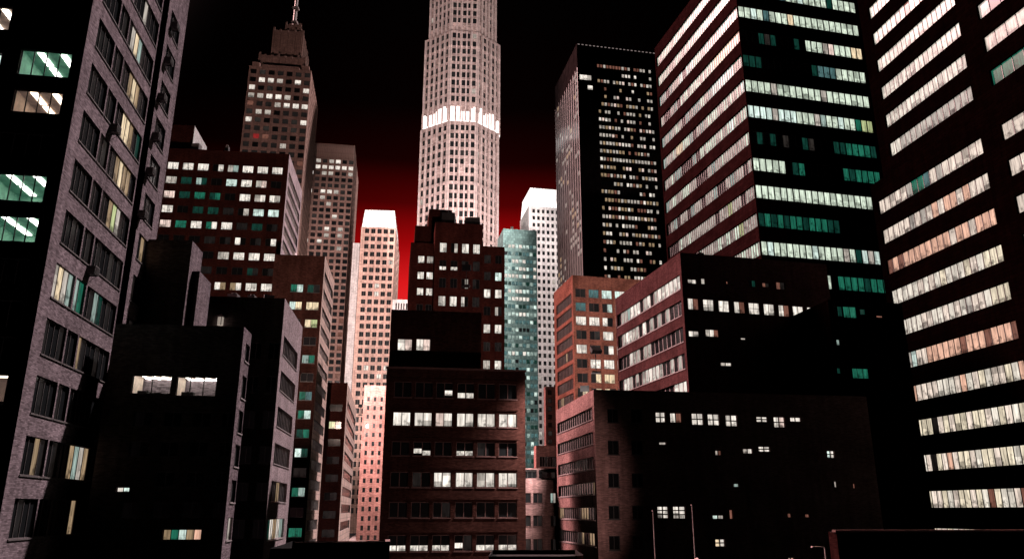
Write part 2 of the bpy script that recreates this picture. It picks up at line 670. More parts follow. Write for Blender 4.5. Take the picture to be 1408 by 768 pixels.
def room_window(B, f, s0, s1, z0, z1, k, root, base):
    """a lit room one can look into: frame with mullions, room shell, ceiling lamps"""
    w, h = s1 - s0, z1 - z0
    c = f.pt((s0 + s1) / 2, z0) - base
    n = len(k['panes'])
    mb = MB()
    y0, y1, fr = .12, .19, .07
    mb.box(-w / 2, w / 2, y0, y1, 0, fr)
    mb.box(-w / 2, w / 2, y0, y1, h - fr, h)
    for i in range(n + 1):
        x = -w / 2 + w * i / n
        x = min(max(x, -w / 2 + fr / 2), w / 2 - fr / 2)
        mb.box(x - fr / 2, x + fr / 2, y0 + .005, y1 - .005, fr, h - fr)
    win = mb.obj('window', FRAME_DARK, root, c, f.rz)
    wallc, lampc, kind = k['room']
    dpt, ext = 5.0, .15
    rm = MB()
    x0, x1, a0, a1 = -w / 2 - ext, w / 2 + ext, .26, dpt
    zl, zh = -.7, h + .22
    rm.quad([(x0, a1, zl), (x1, a1, zl), (x1, a1, zh), (x0, a1, zh)])
    rm.quad([(x0, a0, zl), (x0, a1, zl), (x0, a1, zh), (x0, a0, zh)])
    rm.quad([(x1, a0, zl), (x1, a1, zl), (x1, a1, zh), (x1, a0, zh)])
    rm.quad([(x0, a0, zh), (x1, a0, zh), (x1, a1, zh), (x0, a1, zh)])
    rm.quad([(x0, a0 + .02, h), (x1, a0 + .02, h), (x1, a0 + .02, zh), (x0, a0 + .02, zh)])
    rm.quad([(x0, a0, zl), (x1, a0, zl), (x1, a1, zl), (x0, a1, zl)])
    rm.obj('room', wallc, win)
    lp = MB()
    if kind == 'strips':
        for xx in (x0 + (x1 - x0) * .30, x0 + (x1 - x0) * .72):
            lp.box(xx - .22, xx + .22, .7, 2.5, zh - .08, zh - .03)
            lp.box(xx - .22, xx + .22, 2.8, 4.6, zh - .08, zh - .03)
    elif kind == 'cross':
        for j in range(2):
            yy = 1.0 + j * 1.7
            lp.box(x0 + .2, x1 - .2, yy, yy + .22, zh - .08, zh - .03)
        for j in range(4):
            xx = x0 + .5 + j * (x1 - x0 - 1) / 3
            lp.box(xx - .1, xx + .1, .5, 4.5, zh - .12, zh - .085)
    else:
        lp.box(-w * .25, w * .25, 1.5, 2.4, zh - .08, zh - .03)
    lp.obj('ceiling_lamp', lampc, win)
    random.seed(int(abs(c.z) * 100))
    x = x0 + .3
    while x < x1 - 1.0:
        ww = random.uniform(.5, 1.1)
        hh = random.uniform(.05, .5)
        fu = MB()
        fu.box(x, x + ww, 1.0, 1.5, zl + .003, hh)
        fu.box(x + .06, x + ww - .06, .96, .997, zl + .1, hh - .06)
        fu.obj('cabinet', FRAME_DARK, win)
        x += ww + random.uniform(.1, .9)


def pick(*wts):
    tot = sum(w for _, w in wts)
    x = random.random() * tot
    for c, w in wts:
        x -= w
        if x <= 0:
            return c
    return wts[-1][0]


def Z(ox, oy, sc, pts_):
    return [(ox + x / sc, oy + y / sc, c) for x, y, c in pts_]


def ribbon(f, x0, x1, zt, zb, codes, name='window_band', **k):
    f.add(x0, x1, zb, zt, panes=codes, name=name, **k)


def codes_run(n, *wts, hold=.55):
    out, c = '', pick(*wts)
    for _ in range(n):
        if random.random() > hold:
            c = pick(*wts)
        out += c
    return out

# ------------------------------------------------------------------ masonry
M_GREY = brick_mat('grey_pink_brick', (0.235, 0.178, 0.194), .36, .11, .42, .35)
M_BLACKPANEL = brick_mat('dark_spandrel_panel', (.03, .028, .03), 1.2, .6, .2, .3)
M_BROWN = brick_mat('dark_brown_brick', (0.054, 0.022, 0.018), .36, .11, .35)
M_REDBROWN = brick_mat('deep_red_brown_brick', (0.071, 0.021, 0.017), .36, .12, .35)
M_ORANGE = brick_mat('orange_red_brick', (.235, .092, .068), .4, .14, .3)
M_PINKBLOCK = brick_mat('rosy_brick', (0.3822, 0.2275, 0.2148), .36, .11, .3)
M_MAROON = brick_mat('maroon_brick', (0.086, 0.037, 0.037), .4, .14, .25)
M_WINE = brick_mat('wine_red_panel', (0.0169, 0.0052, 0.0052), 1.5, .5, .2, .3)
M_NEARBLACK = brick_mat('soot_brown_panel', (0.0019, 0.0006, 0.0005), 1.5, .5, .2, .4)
M_STONE = brick_mat('rose_limestone', (.56, .40, .37), 1.6, .8, .3, .7)
M_TAN = brick_mat('tan_stone', (.68, .45, .38), 1.6, .8, .18, .3)
M_WHITE = brick_mat('white_stone', (.75, .70, .68), 1.6, .8, .12, .25)
M_DECO = brick_mat('brown_limestone', (0.42, 0.26, 0.22), 1.4, .7, .2, .35)
M_PINK = brick_mat('salmon_brick', (.55, .26, .23), .8, .3, .25, .4)
M_TEAL = brick_mat('teal_glazed_panel', (.15, .235, .225), 1.4, 1.2, .3, .3, rough=.5)
M_MULLION = brick_mat('grey_curtain_wall_panel', (0.025, 0.018, 0.018), .9, 3.0, .3, .5, rough=.4)
M_BASE = brick_mat('dark_red_parapet_brick', (0.0180, 0.0063, 0.0059), .3, .1, .35)

M_GREYPALE = brick_mat('pale_grey_pink_brick', (.44, .335, .35), .36, .11, .3, .3)
M_LITPEACH = brick_mat('sunlit_peach_side', (.76, .53, .46), 2.4, 1.2, .1, .3)  # paler than the brick fronts: light on the side walls put into the colour
M_LITPINK = brick_mat('sunlit_pink_side', (.66, .50, .52), 2.4, 1.2, .1, .3)  # side of the dark red building, its sunlit brightness painted in
M_PALESTONE = brick_mat('pale_pilaster_stone', (.72, .55, .52), 1.2, 2.4, .1, .3)
FRAME_MID = plain_mat('weathered_aluminium_frame', (.13, .11, .11), .5)
ROOM_GREEN = plain_mat('green_office_wall', (.20, .42, .30), .8, emit=(.02, .06, .04), es=1.0)  # the wall itself glows faintly, room light put into the material
ROOM_WARM = plain_mat('cream_office_wall', (.60, .46, .38), .8, emit=(.05, .035, .03), es=1.0)  # faint emission on the walls too, besides the ceiling lamps
LAMP_W = plain_mat('fluorescent_lamp', (.9, .9, .9), .5, emit=(1.0, 1.0, .9), es=7.0, var=.05)
LAMP_Y = plain_mat('warm_lamp', (.9, .8, .6), .5, emit=(1.0, .82, .62), es=5.0, var=.05)

ALL = []


def B(*a_, **k):
    b = Building(*a_, **k)
    ALL.append(b)
    return b


# ================= near left: grey brick slab with a lit canyon wall
A = B('apartment_block', 'tall grey brick block at the left edge with stepped ribbon windows and air conditioners', 'building', M_GREY)
fa = A.box((82, 256), 50, 40.0, (240, 150), 'R', top=62.0)
front, side = fa[0], fa[1]
sl0, _ = side.uv(203, 150)
sl1, _ = side.uv(212, 150)
zr = side.rows_px((141.7, 30.7), (15, 684), 10)
side_windows = {}
dz = zr[0] - zr[1]
s_a = side.uv(90, 294)[0]
cuts = [side.uv(u, v)[0] for u, v in ((90, 294), (115.6, 314), (117, 316), (130, 326), (131.3, 328), (164, 357))]
rows_codes = {0: ('....', '.d', 'd.yYyd.'), 1: ('.d..', 'd.', '..YYy.g'), 2: ('....', 'dB', '.dyYyy.'), 3: ('....', 'd.', 'd.yVwd.'), 4: ('..d.', '.d', '.d..B.d'),
              5: ('wYwc', 'cG', '.dcg.d.'), 6: ('d..d', '..', 'yd..d..'), 7: ('.d..', 'd.', '.......'), 8: ('..yd', '.d', '..ycwy.'), 9: ('.d..', '..', '....y..'),
              -1: ('....', '.d', 'dwYcd..'), -2: ('.d..', '..', 'd..wd..'), -3: ('....', '..', '.......'), -4: ('....', '..', '.......'), 10: ('....', '..', '.......')}
for i in range(-4, 11):
    zt = zr[0] - i * dz
    if zt > fa[1].z1 - 1:
        continue
    cd = rows_codes[i]
    side.add(sl0 * 0 + cuts[0], cuts[1], zt - dz * .63, zt, panes=cd[0], name='ribbon_window', sill=True, fm=FRAME_MID, depth=.2, fr=.05, mul=.045)
    side.add(cuts[2], cuts[3], zt - dz * .63, zt, panes=cd[1], name='ribbon_window', sill=True, fm=FRAME_MID, depth=.2, fr=.05, mul=.045)
    side.add(cuts[4], sl0 - .25, zt - dz * .63, zt, panes=cd[2], name='ribbon_window', sill=True, fm=FRAME_MID, depth=.2, fr=.05, mul=.045)
    e0, e1 = sl1 + (side.L - sl1) * .16, sl1 + (side.L - sl1) * .70
    side.add(e0, e1, zt - dz * .66, zt - dz * .04, panes={1: '..d', 2: '.d.', 3: '.yd', 4: 'd..', 0: 'd..', 6: '.g.'}.get(i, '.d.'), name='ribbon_window', sill=True, depth=.2, fm=FRAME_MID)
side.add(sl0, sl1, side.z0 + .3, side.z1 - .3, style='slot', depth=2.5)
for x0, y0, x1, y1, pn, room in ((30, 67, 101, 102, 'CCCC', (ROOM_GREEN, LAMP_W, 'strips')), (21, 122, 88, 153, 'PPPP', (ROOM_WARM, LAMP_Y, 'strips')),
                                 (-18, 236, 66, 274, 'CCCCC', (ROOM_GREEN, LAMP_W, 'strips')), (-24, 294, 55, 330, 'CCCCC', (ROOM_GREEN, LAMP_W, 'strips')),
                                 (-50, 4, 19, 36, 'CCCC', (ROOM_WARM, LAMP_W, 'strips')), (-50, 513, 12, 556, 'PPPP', (ROOM_WARM, LAMP_Y, 'panel'))):
    front.rect(x0, y0, x1, y1, panes=pn, room=room, depth=.26)
for y0, y1 in ((180, 214), (352, 388), (410, 448), (460, 496), (572, 606), (630, 668), (690, 728)):
    u = 76 - (y0 - 180) * .19
    front.rect(u - 76, y0, u, y1, panes='....', depth=.26)
front.rect(-66, 68, 4, 100, panes='....C', depth=.26)

# ================= black blocks in front of it
B3 = B('office_block', 'low black block at the lower left with a sliver of lit side wall', 'building', M_GREY)
f3 = B3.box((336, 449), 62, (160, 440), (346, 459), 'R', phi=-6.6)
B3.vol([(-35.2, 64.7), (-25.5, 64.7), (-26, 69.5), (-35.6, 69.5)], 0, 21.5, name='shade_block')  # unseen block added to keep light off the grey wall behind
fr3, sd3 = f3[0], f3[1]
for x0, y0, x1, y1, pn, kind in ((183, 515, 237, 541, 'PP', 'cross'), (244, 517, 299, 544, 'PPP', 'cross')):
    fr3.rect(x0, y0, x1, y1, panes=pn, room=(ROOM_WARM, LAMP_W, kind), depth=.26)
fr3.rect(224, 727, 277, 742, panes='yGCyR', depth=.25)
fr3.rect(160, 669, 178, 676, panes='WC', depth=.25)
fr3.grid((185, 565), (330, 570), (180, 712), 4, 4, .62, .5, panes=2)
for (a_, b_) in ((471, 497), (515, 548), (563, 595), (610, 641), (659, 690), (711, 742)):
    k_ = 342 - (a_ - 471) * .103
    sd3.rect(k_ - 3.6, a_, k_ + 3.0, b_, panes='d.' if a_ != 711 else 'gw', fm=FRAME_PALE, sill=True, depth=.2)

B1 = B('stepped_block', 'black stepped block rising behind the low black one, its two short side walls lit', 'building', M_GREY)
B1.box((265, 331), 70, (190, 325), (279, 346), 'R', phi=-6.6)
B1.box((275, 373), 71.0, (188, 370), (290, 393), 'R', phi=-6.6)

B2 = B('slab_block', 'black slab with a lantern on its face and a lit pink-grey side wall', 'building', M_GREYPALE)
f2 = B2.box((392, 410), 82, (252, 404), (416, 453), 'R', phi=-7.0)
fr2, sd2 = f2[0], f2[1]
zr = sd2.rows_px((391, 461), (374, 713), 6)
for i, cd in enumerate(('d..d.', '.d...', '..d..', 'd.d.d', '.dyd.', 'gWyWc')):
    x0, x1 = sd2.L * .10, sd2.L * .84
    sd2.add(x0, x1, zr[i] - 2.1, zr[i], panes=''.join(c + c for c in cd), name='ribbon_window', fm=FRAME_PALE, sill=True, depth=.25, mul=.09)
sd2.add(sd2.L * .10, sd2.L * .84, zr[5] - 2.1 - (zr[4] - zr[5]), zr[5] - (zr[4] - zr[5]), panes='..........', name='ribbon_window', depth=.25)
fr2.grid((345, 470), (385, 472), (330, 740), 2, 6, .6, .5, panes=2)

# ================= the dark red block with many lit rooms
L2 = B('office_building', 'broad dark red building with rows of paired windows, many lit white or green', 'building', M_REDBROWN)
fl = L2.box((398, 212), 172, (200, 198), (416, 258), 'R', phi=-7.2)
litL2 = Z(210, 150, 3, [(88, 230, 'W'), (152, 258, 'W'), (210, 262, 'W'), (285, 265, '.W'), (328, 267, 'wc'), (393, 272, 'WW'), (453, 276, 'W'), (513, 280, 'W'),
                        (78, 286, 'w'), (140, 315, 'g'), (202, 318, 'cg'), (325, 323, 'C'), (385, 328, 'W'), (445, 333, 'wP'), (68, 350, 'P'), (130, 371, 'g'), (194, 376, 'G'), (252, 378, 'gG'),
                        (378, 385, 'W'), (440, 390, 'wW'), (502, 395, 'Ww'), (60, 414, 'W'), (190, 435, 'g'), (245, 438, 'g'), (372, 445, '.w'), (437, 450, 'C'), (495, 455, 'C'),
                        (45, 487, 'P'), (117, 491, 'G'), (178, 496, 'W'), (242, 497, 'GW'), (303, 502, 'W'), (345, 500, 'd'), (430, 508, 'g'), (225, 560, 'd'), (375, 567, 'W.'), (480, 577, '.W'),
                        (298, 622, 'w'), (349, 626, 'W'), (410, 629, 'W'), (472, 632, 'W'), (215, 680, 'd'), (290, 712, 'Wy'), (340, 716, 'yW'), (400, 718, 'W'), (464, 721, 'W')])
fl[0].grid((231, 222), (388, 241), (213, 395), 8, 9, .72, .5, codes=lambda c, r: pick(('..', 3), ('dd', 3), ('.d', 2), ('gd', 1)), lit=litL2, panes=2, extra_rows=6)
zr = fl[1].rows_px((399, 240), (397, 345), 6)
for z in zr:
    fl[1].add(fl[1].L * .07, fl[1].L * .95, z - 2.3, z, panes='.d..d.d..d..', name='ribbon_window', fm=FRAME_PALE, mul=.25)
L2.side_mat[fl[1]] = M_LITPINK
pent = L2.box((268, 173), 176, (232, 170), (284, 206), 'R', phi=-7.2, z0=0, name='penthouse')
L2.side_mat[pent[1]] = M_WHITE  # white in place of brick: the bright light on this side is painted

# ================= tall stepped tower with a mast
E = B('art_deco_tower', 'tall stepped brown stone tower with setbacks and a thin mast on its crown', 'building', M_DECO)
fe = E.box((428, 97), 345, (343, 89), (439, 128), 'R')
t1 = E.box((419, 80), 352, (357, 68), (432, 96), 'R', z0=fe[0].z1 - 12, name='upper_tier')
t2 = E.box((416, 44), 358, (376, 41), (425, 58), 'R', z0=fe[0].z1 - 4, name='top_tier')
tiers = []
t3 = E.box((413, 35), 361, (393, 31), (417, 39), 'R', z0=fe[0].z1 + 6, name='crown_tier')
litE = Z(210, 0, 3, [(443, 328, 'W'), (475, 330, 'W'), (511, 333, 'W'), (540, 338, 'w'), (596, 340, 'W'), (410, 350, 'W'), (630, 366, 'W'), (404, 378, 'w'), (437, 380, 'W'), (515, 384, 'W'),
                     (435, 403, 'w'), (468, 409, 'W'), (505, 432, 'w'), (545, 435, 'W'), (585, 444, 'W'), (620, 447, 'W'), (395, 479, 'W'), (615, 492, 'W'), (418, 543, 'K'), (452, 547, 'r'),
                     (490, 585, 'd'), (550, 620, 'w'), (600, 660, 'r'), (465, 447, 'w'), (430, 462, 'w'), (548, 385, 'w'), (400, 408, 'r')])
fe[0].grid((345, 94), (427, 100), (333, 212), 7, 11, .66, .62, codes=lambda c, r: pick(('.', 4), ('d', 5), ('B', 1)), lit=litE, extra_rows=14, frame=False, depth=.5)
fe[1].grid((430, 103), (438, 130), (422, 214), 8, 11, .3, .62, codes=lambda c, r: pick(('.', 3), ('d', 5)), extra_rows=14, frame=False, depth=.45)


def mast(root, base):
    p = at(405, 32, 368) - base
    mb = MB()
    mb.tube([Vector((p.x, p.y, p.z - 8)), Vector((p.x, p.y, p.z + 30)), Vector((p.x, p.y, p.z + 62))], 1.1, .5, 8)
    mb.obj('mast', M_MAST, root)
    r = MB()
    for z in (0, 9, 18):
        r.box(p.x - 1.6, p.x + 1.6, p.y - 1.6, p.y + 1.6, p.z + z, p.z + z + .7)
    r.obj('mast_collar', M_MAST, root)


M_MAST = plain_mat('weathered_mast_metal', (.5, .42, .40), .5, .3)
E.extra.append(mast)


def tier_ribs(root, base):
    mb = MB()
    for F in (t1, t2, t3):
        for f in (F[0], F[1]):
            n = max(3, int(f.L / 3.2))
            ca, sa = math.cos(f.rz), math.sin(f.rz)
            for i in range(n + 1):
                s = min(max(f.L * i / n, .5), f.L - .5)
                c = f.pt(s, 0) - base
                q = MB()
                q.box(-.45, .45, -.7, -.02, f.z0 + .5, f.z1 + (1.0 if i % 3 == 0 else .1))
                mb.merge(q, lambda p: (c.x + p[0] * ca - p[1] * sa, c.y + p[0] * sa + p[1] * ca, p[2]))
    mb.obj('tier_ribs', M_DECO, root)
    # stepped corner buttresses between the shaft and the upper tiers
    mb = MB()
    f = fe[0]
    for k_, (w0, w1, hh) in enumerate(((.04, .16, 2.6), (.84, .96, 2.6), (.20, .80, 1.6))):
        s0, s1 = f.L * w0, f.L * w1
        c = f.pt((s0 + s1) / 2, 0) - base
        ca, sa = math.cos(f.rz), math.sin(f.rz)
        q = MB()
        q.box(-(s1 - s0) / 2, (s1 - s0) / 2, .4, 3.0, f.z1 - .4, f.z1 + hh)
        mb.merge(q, lambda p: (c.x + p[0] * ca - p[1] * sa, c.y + p[0] * sa + p[1] * ca, p[2]))
    mb.obj('parapet_blocks', M_DECO, root)


E.extra.append(tier_ribs)

T2 = B('ribbed_tower', 'brown stone tower with a ribbed blank cap, just right of the mast tower', 'building', M_DECO)
ft = T2.box((488, 200), 400, (424, 194), (494, 229), 'R')
litT = Z(210, 150, 3, [(675, 214, 'w'), (748, 217, 'w'), (773, 219, 'W'), (692, 238, 'W'), (718, 239, 'W'), (744, 241, 'W'), (768, 243, 'W'), (785, 243, 'W'), (807, 245, 'W'), (664, 264, 'W'), (716, 268, 'w'), (743, 272, 'w'),
                       (804, 277, 'w'), (658, 343, 'W'), (697, 346, 'W'), (725, 349, 'W'), (756, 351, 'w'), (690, 375, 'w'), (718, 399, 'w'), (652, 425, 'r'), (746, 455, 'W'), (713, 490, 'W'), (770, 487, 'w'), (710, 515, 'w'), (777, 522, 'w'),
                       (643, 540, 'W'), (680, 541, 'W'), (773, 575, 'w')])
ft[0].grid((426, 217), (486, 225), (417, 396), 7, 21, .7, .66, codes=lambda c, r: pick(('.', 4), ('d', 5), ('r', .8), ('B', 1.5)), lit=litT, extra_rows=14, frame=False, depth=.5)
ft[1].grid((489, 216), (492, 232), (483, 396), 4, 21, .28, .6, codes=lambda c, r: pick(('.', 4), ('d', 5)), extra_rows=14, frame=False, depth=.4)


def ribs(root, base):
    f = ft[0]
    mb = MB()
    n = 26
    for i in range(n):
        s = f.L * (i + .5) / n
        c = f.pt(s, 0) - base
        ca, sa = math.cos(f.rz), math.sin(f.rz)
        q = MB()
        q.box(-.35, .35, -.6, -.02, f.z1 - 9.5, f.z1 - .6)
        mb.merge(q, lambda p: (c.x + p[0] * ca - p[1] * sa, c.y + p[0] * sa + p[1] * ca, p[2]))
    mb.obj('cap_ribs', M_DECO, root)


T2.extra.append(ribs)

SL = B('narrow_tower', 'bright white sliver of tower squeezed between the ribbed tower and the white-crowned one', 'building', M_WHITE)
SL.box((495, 334), 345, (485.5, 333), 14.0, 'R', phi=-5)

L4 = B('brick_building', 'dark brown brick building with two columns of windows and a banded side coloured as lit', 'building', M_BROWN)
f4 = L4.box((447, 352), 145, (378, 347), (460, 386), 'R', phi=-6.8)
lit4 = Z(240, 380, 3, [(512, 53, 'GC'), (578, 55, 'gd'), (505, 125, 'CY'), (569, 128, 'Y'), (563, 195, 'YV'), (552, 335, 'cG'), (543, 485, 'GT'), (532, 557, 'GC'), (522, 645, 'gG'), (519, 727, 'CG')])
lit4 += Z(240, 512, 3, [(520, 245, 'gG'), (518, 334, 'Cg'), (500, 485, 'Gc'), (490, 642, 'G'), (510, 405, 'dd')])
f4[0].grid((400, 390), (440, 392), (388, 738), 2, 14, .74, .46, codes=lambda c, r: pick(('..', 3), ('dd', 3), ('gd', 1)), lit=lit4, panes=2, sill=True)
zr = f4[1].rows_px((449, 378), (428, 714), 14)
for i, z in enumerate(zr + [zr[-1] - (zr[0] - zr[1])]):
    f4[1].add(f4[1].L * .08, f4[1].L * .93, z - 1.9, z, panes=codes_run(9, ('.', 3), ('d', 3), ('B', 2 if i < 9 else 5)), name='ribbon_window', fm=FRAME_PALE, mul=.12)

L4.side_mat[f4[1]] = M_LITPEACH

L5 = B('low_brick_building', 'short red-brown brick building with one yellow lit window, between two brick buildings', 'building', M_REDBROWN)
f5 = L5.box((478, 526), 172, (444, 525), (491, 548), 'R')
f5[0].grid((454, 555), (471, 556), (447, 738), 1, 8, .95, .42, codes=lambda c, r: pick(('.d', 3), ('dd', 3)), lit=[(459, 581, 'V.')], panes=2)
zr = f5[1].rows_px((479, 552), (472, 716), 8)
for z in zr:
    f5[1].add(f5[1].L * .08, f5[1].L * .92, z - 2.0, z, panes=codes_run(8, ('.', 2), ('d', 2), ('B', 4)), name='ribbon_window', fm=FRAME_PALE, mul=.12)

L5.side_mat[f5[1]] = M_LITPEACH

# ================= white-crowned tower and the salmon block before it
TW = B('white_crowned_tower', 'slim tan tower topped by a bright white box crown, five windows across', 'building', M_TAN)
fw = TW.box((544, 313), 330, (497, 309), (550, 331), 'R', phi=-5.5)
fw[0].grid((502, 314), (542, 319), (489, 532), 5, 20, .68, .6, codes=lambda c, r: pick(('.', 7), ('d', 5), ('B', 2), ('w', .5)) if r < 6 else pick(('.', 6), ('d', 5), ('B', 3), ('W', 1.4)), panes=2, extra_rows=14, depth=.4, frame=True, mul=.2)
fw[1].grid((545.5, 323), (549, 334), (538, 532), 3, 19, .5, .6, codes=lambda c, r: pick(('.', 4), ('d', 5)), extra_rows=6, frame=False, depth=.4)


def crown_box(face, inset, h, name='crown'):
    def fn(root, base):
        f = face[0]
        poly = []
        F = face
        c = sum((Vector(x.p0) for x in F), Vector((0, 0))) / len(F)
        bx = Vector((base.x, base.y))
        low = [c + (Vector(x.p0) - c) * inset - bx for x in F]
        hi = [c + (Vector(x.p0) - c) * (inset - .10) - bx for x in F]
        mb = MB()
        n = len(F)
        z0, z1 = f.z1 - .3, f.z1 + h
        for i in range(n):
            a0, a1, b0, b1 = low[i], low[(i + 1) % n], hi[i], hi[(i + 1) % n]
            mb.quad([(a0.x, a0.y, z0), (a1.x, a1.y, z0), (b1.x, b1.y, z1), (b0.x, b0.y, z1)], 0)
        mb.quad([(p.x, p.y, z1) for p in hi], 0)
        mb.obj(name, CROWN, root)
        rb = MB()
        for i in range(2):
            for t in range(1, 9):
                a0, a1 = low[i].lerp(low[i + 1], t / 9), hi[i].lerp(hi[i + 1], t / 9)
                rb.tube([Vector((a0.x, a0.y, z0)), Vector((a1.x, a1.y, z1))], .12, .12, 4)
        rb.obj('crown_seams', FRAME_PALE, root)
    return fn


TW.extra.append(crown_box(fw, .97, 9.2))

PK = B('salmon_block', 'salmon pink brick block of small square windows in front of the tan tower', 'building', M_PINK)
fp = PK.box((540, 530), 250, (501, 528), 20.0, 'R')
fp[0].grid((505, 545), (536, 546), (498, 742), 4, 16, .42, .52, codes=lambda c, r: pick(('.', 4), ('d', 5), ('B', 2)), depth=.35, fr=.1, frame=True)
BL = B('bright_low_building', 'narrow bright white building at the foot of the red glow', 'building', M_WHITE)
fb = BL.box((562, 412), 300, (540, 411), 18.0, 'R')
fb[0].grid((544, 416), (560, 417), (541, 440), 5, 2, .5, .6, codes=lambda c, r: 'B', frame=False)

# ================= centre skyscraper, eight-sided with setbacks
CT = B('octagonal_skyscraper', 'tallest pink stone skyscraper, eight-sided with setbacks and a glowing white band round its waist', 'building', M_STONE)
DC = 425.0
Pc = at(633, 330, DC)
ph = RAD(-6)
qv, rv = Vector((math.cos(ph), -math.sin(ph))), Vector((math.sin(ph), math.cos(ph)))
c0 = Vector((Pc.x, Pc.y))


def octa(wf, l, r_, dep, back=0.0, off=0.0):
    """front half width, left and right chamfer widths, chamfer depth"""
    P = lambda x, y: c0 + qv * (x + off) + rv * (y + back)
    return [P(-wf, 0), P(wf, 0), P(wf + r_, dep), P(wf + r_, dep + 26), P(wf, 2 * dep + 26), P(-wf, 2 * dep + 26), P(-wf - l, dep + 26), P(-wf - l, dep)]


def z_at(v, back=0.0, D=None):
    p = c0 + rv * back
    return Building._zat(p, v)


zb0, zb1 = z_at(169), z_at(149)
zm = z_at(58)
lo = CT.vol(octa(8.3, 17.2, 14.8, 14), 0, zb0 + 1.0, name='lower_shaft', roof=True)
mid = CT.vol(octa(8.5, 16.2, 15.2, 13.2, 1.2), zb0 + 1.0, zm + 9, name='middle_shaft')
zt = z_at(-45)
up = CT.vol(octa(8.5, 13.8, 12.6, 11.6, 2.6), zm + 9, zt, name='upper_shaft')


def strip_codes(c, r):
    return pick(('.', 6), ('d', 5), ('B', 2), ('w', .35))


def tower_grid(F, idx, n, z0, z1, pitch, fw_, fh_):
    f = F[idx]
    rows = int((z1 - z0) / pitch)
    for r in range(rows):
        for c in range(n):
            w = f.L * .94 / n
            s = f.L * .03 + w * (c + (1 - fw_) / 2)
            zt_ = z1 - r * pitch
            if random.random() < .03:
                continue
            f.add(s, s + w * fw_ * (.72 if (c + idx) % 2 else 1.12), zt_ - pitch * fh_, zt_, panes=strip_codes(c, r), frame=False, depth=.55)


PT = (z_at(200) - z_at(320)) / 10.0
for idx, n in ((7, 5), (0, 5), (1, 5)):
    tower_grid(lo, idx, n, z_at(345), zb0 - 1.2, PT, .74, .66)
    tower_grid(mid, idx, n, zb1 + 1.5, zm + 7.5, PT, .68, .7)
    tower_grid(up, idx, n, zm + 11, z_at(-20), PT, .68, .7)


def band_fn(root, base):
    mb = MB()
    pil = MB()
    bx = Vector((base.x, base.y))
    for idx in (6, 7, 0, 1, 2):
        f = mid[idx]
        n = 8
        for i in range(n):
            s0, s1 = f.L * i / n + .08, f.L * (i + 1) / n - .08
            q0, q1 = f.p0 + f.d * s0 + f.n * .55 - bx, f.p0 + f.d * s1 + f.n * .55 - bx
            h = zb1 + random.choice((-1.6, -.6, .4, 1.6, 2.2))
            mb.quad([(q0.x, q0.y, zb0 + 1.0), (q1.x, q1.y, zb0 + 1.0), (q1.x, q1.y, h), (q0.x, q0.y, h)], 0)
            k0, k1 = f.p0 + f.d * s0 - bx, f.p0 + f.d * s1 - bx
            mb.quad([(k0.x, k0.y, h), (q0.x, q0.y, h), (q1.x, q1.y, h), (k1.x, k1.y, h)], 0)
            mb.quad([(k0.x, k0.y, zb0 + 1.0), (q0.x, q0.y, zb0 + 1.0), (q0.x, q0.y, h), (k0.x, k0.y, h)], 0)
            mb.quad([(k1.x, k1.y, zb0 + 1.0), (q1.x, q1.y, zb0 + 1.0), (q1.x, q1.y, h), (k1.x, k1.y, h)], 0)
        for i in range(0, n + 1, 2):
            p = f.p0 + f.d * min(max(f.L * i / n, .3), f.L - .3) + f.n * .3 - bx
            pil.box(p.x - .3, p.x + .3, p.y - .6, p.y + .2, zb0 + .6, zb1 + 2.2)
    mb.obj('glowing_band', CROWN, root)
    pil.obj('band_piers', M_STONE, root)
    pp = MB()
    for F in (lo, mid, up):
        for idx in (7, 0, 1):
            f = F[idx]
            for i in range(0, 6):
                s = f.L * (.03 + .94 * i / 5)
                p = f.p0 + f.d * s + f.n * .25 - bx
                ca, sa = math.cos(f.rz), math.sin(f.rz)
                q = MB()
                q.box(-.42, .42, -.55, .24, f.z0 + (1 if f.z0 else 0), f.z1 - .6)
                pp.merge(q, lambda v_: (p.x + v_[0] * ca - v_[1] * sa, p.y + v_[0] * sa + v_[1] * ca, v_[2]))
    pp.obj('pilasters', M_PALESTONE, root)


CT.extra.append(band_fn)

# ================= centre foreground
C1 = B('six_storey_block', 'dark brown brick block in the middle foreground, second window row fully lit', 'building', M_BROWN)
f1 = C1.box((532, 506), 88, (722, 513), 11.0, 'L', phi=-8.9)
g = f1[0]
rows1 = [(41, 105), (165, 222), (285, 343), (410, 472), (533, 597), (668, 735)]
cols1 = [(122, 195), (210, 283), (297, 367), (385, 455), (470, 543), (558, 632)]
codes1 = ['..|..|.z|ll|..|..', 'WW|WW|PW|WW|WW|WW', '..|zl|..|ll|d.|..', '..|d.|WW|WW|wW|WW', '..|..|.d|..|..|..', 'll|ll|ll|zd|ll|ll']
zt1 = [g.uv(500 + 385 / 3, 512 + r[0] / 3)[1] for r in rows1]
zb1_ = [g.uv(500 + 385 / 3, 512 + r[1] / 3)[1] for r in rows1]
for (a_, b_), row, zt_, zb_ in zip(rows1, codes1, zt1, zb1_):
    for (x0, x1), cc in zip(cols1, row.split('|')):
        s0, s1 = g.uv(500 + x0 / 3, 565)[0], g.uv(500 + x1 / 3, 565)[0]
        g.add(s0, s1, zb_, zt_, panes=cc, sill=True, fm=FRAME_RED, depth=.25, fr=.07, mul=.1, sill_mat=FRAME_RED)
pc = C1.box((538, 425), 92, (662, 430), 6.0, 'L', phi=-8.9, name='penthouse')
for x0, x1 in ((547, 567), (572.5, 592)):
    pc[0].rect(x0, 465, x1, 481, panes='WP', fm=FRAME_RED, depth=.25)


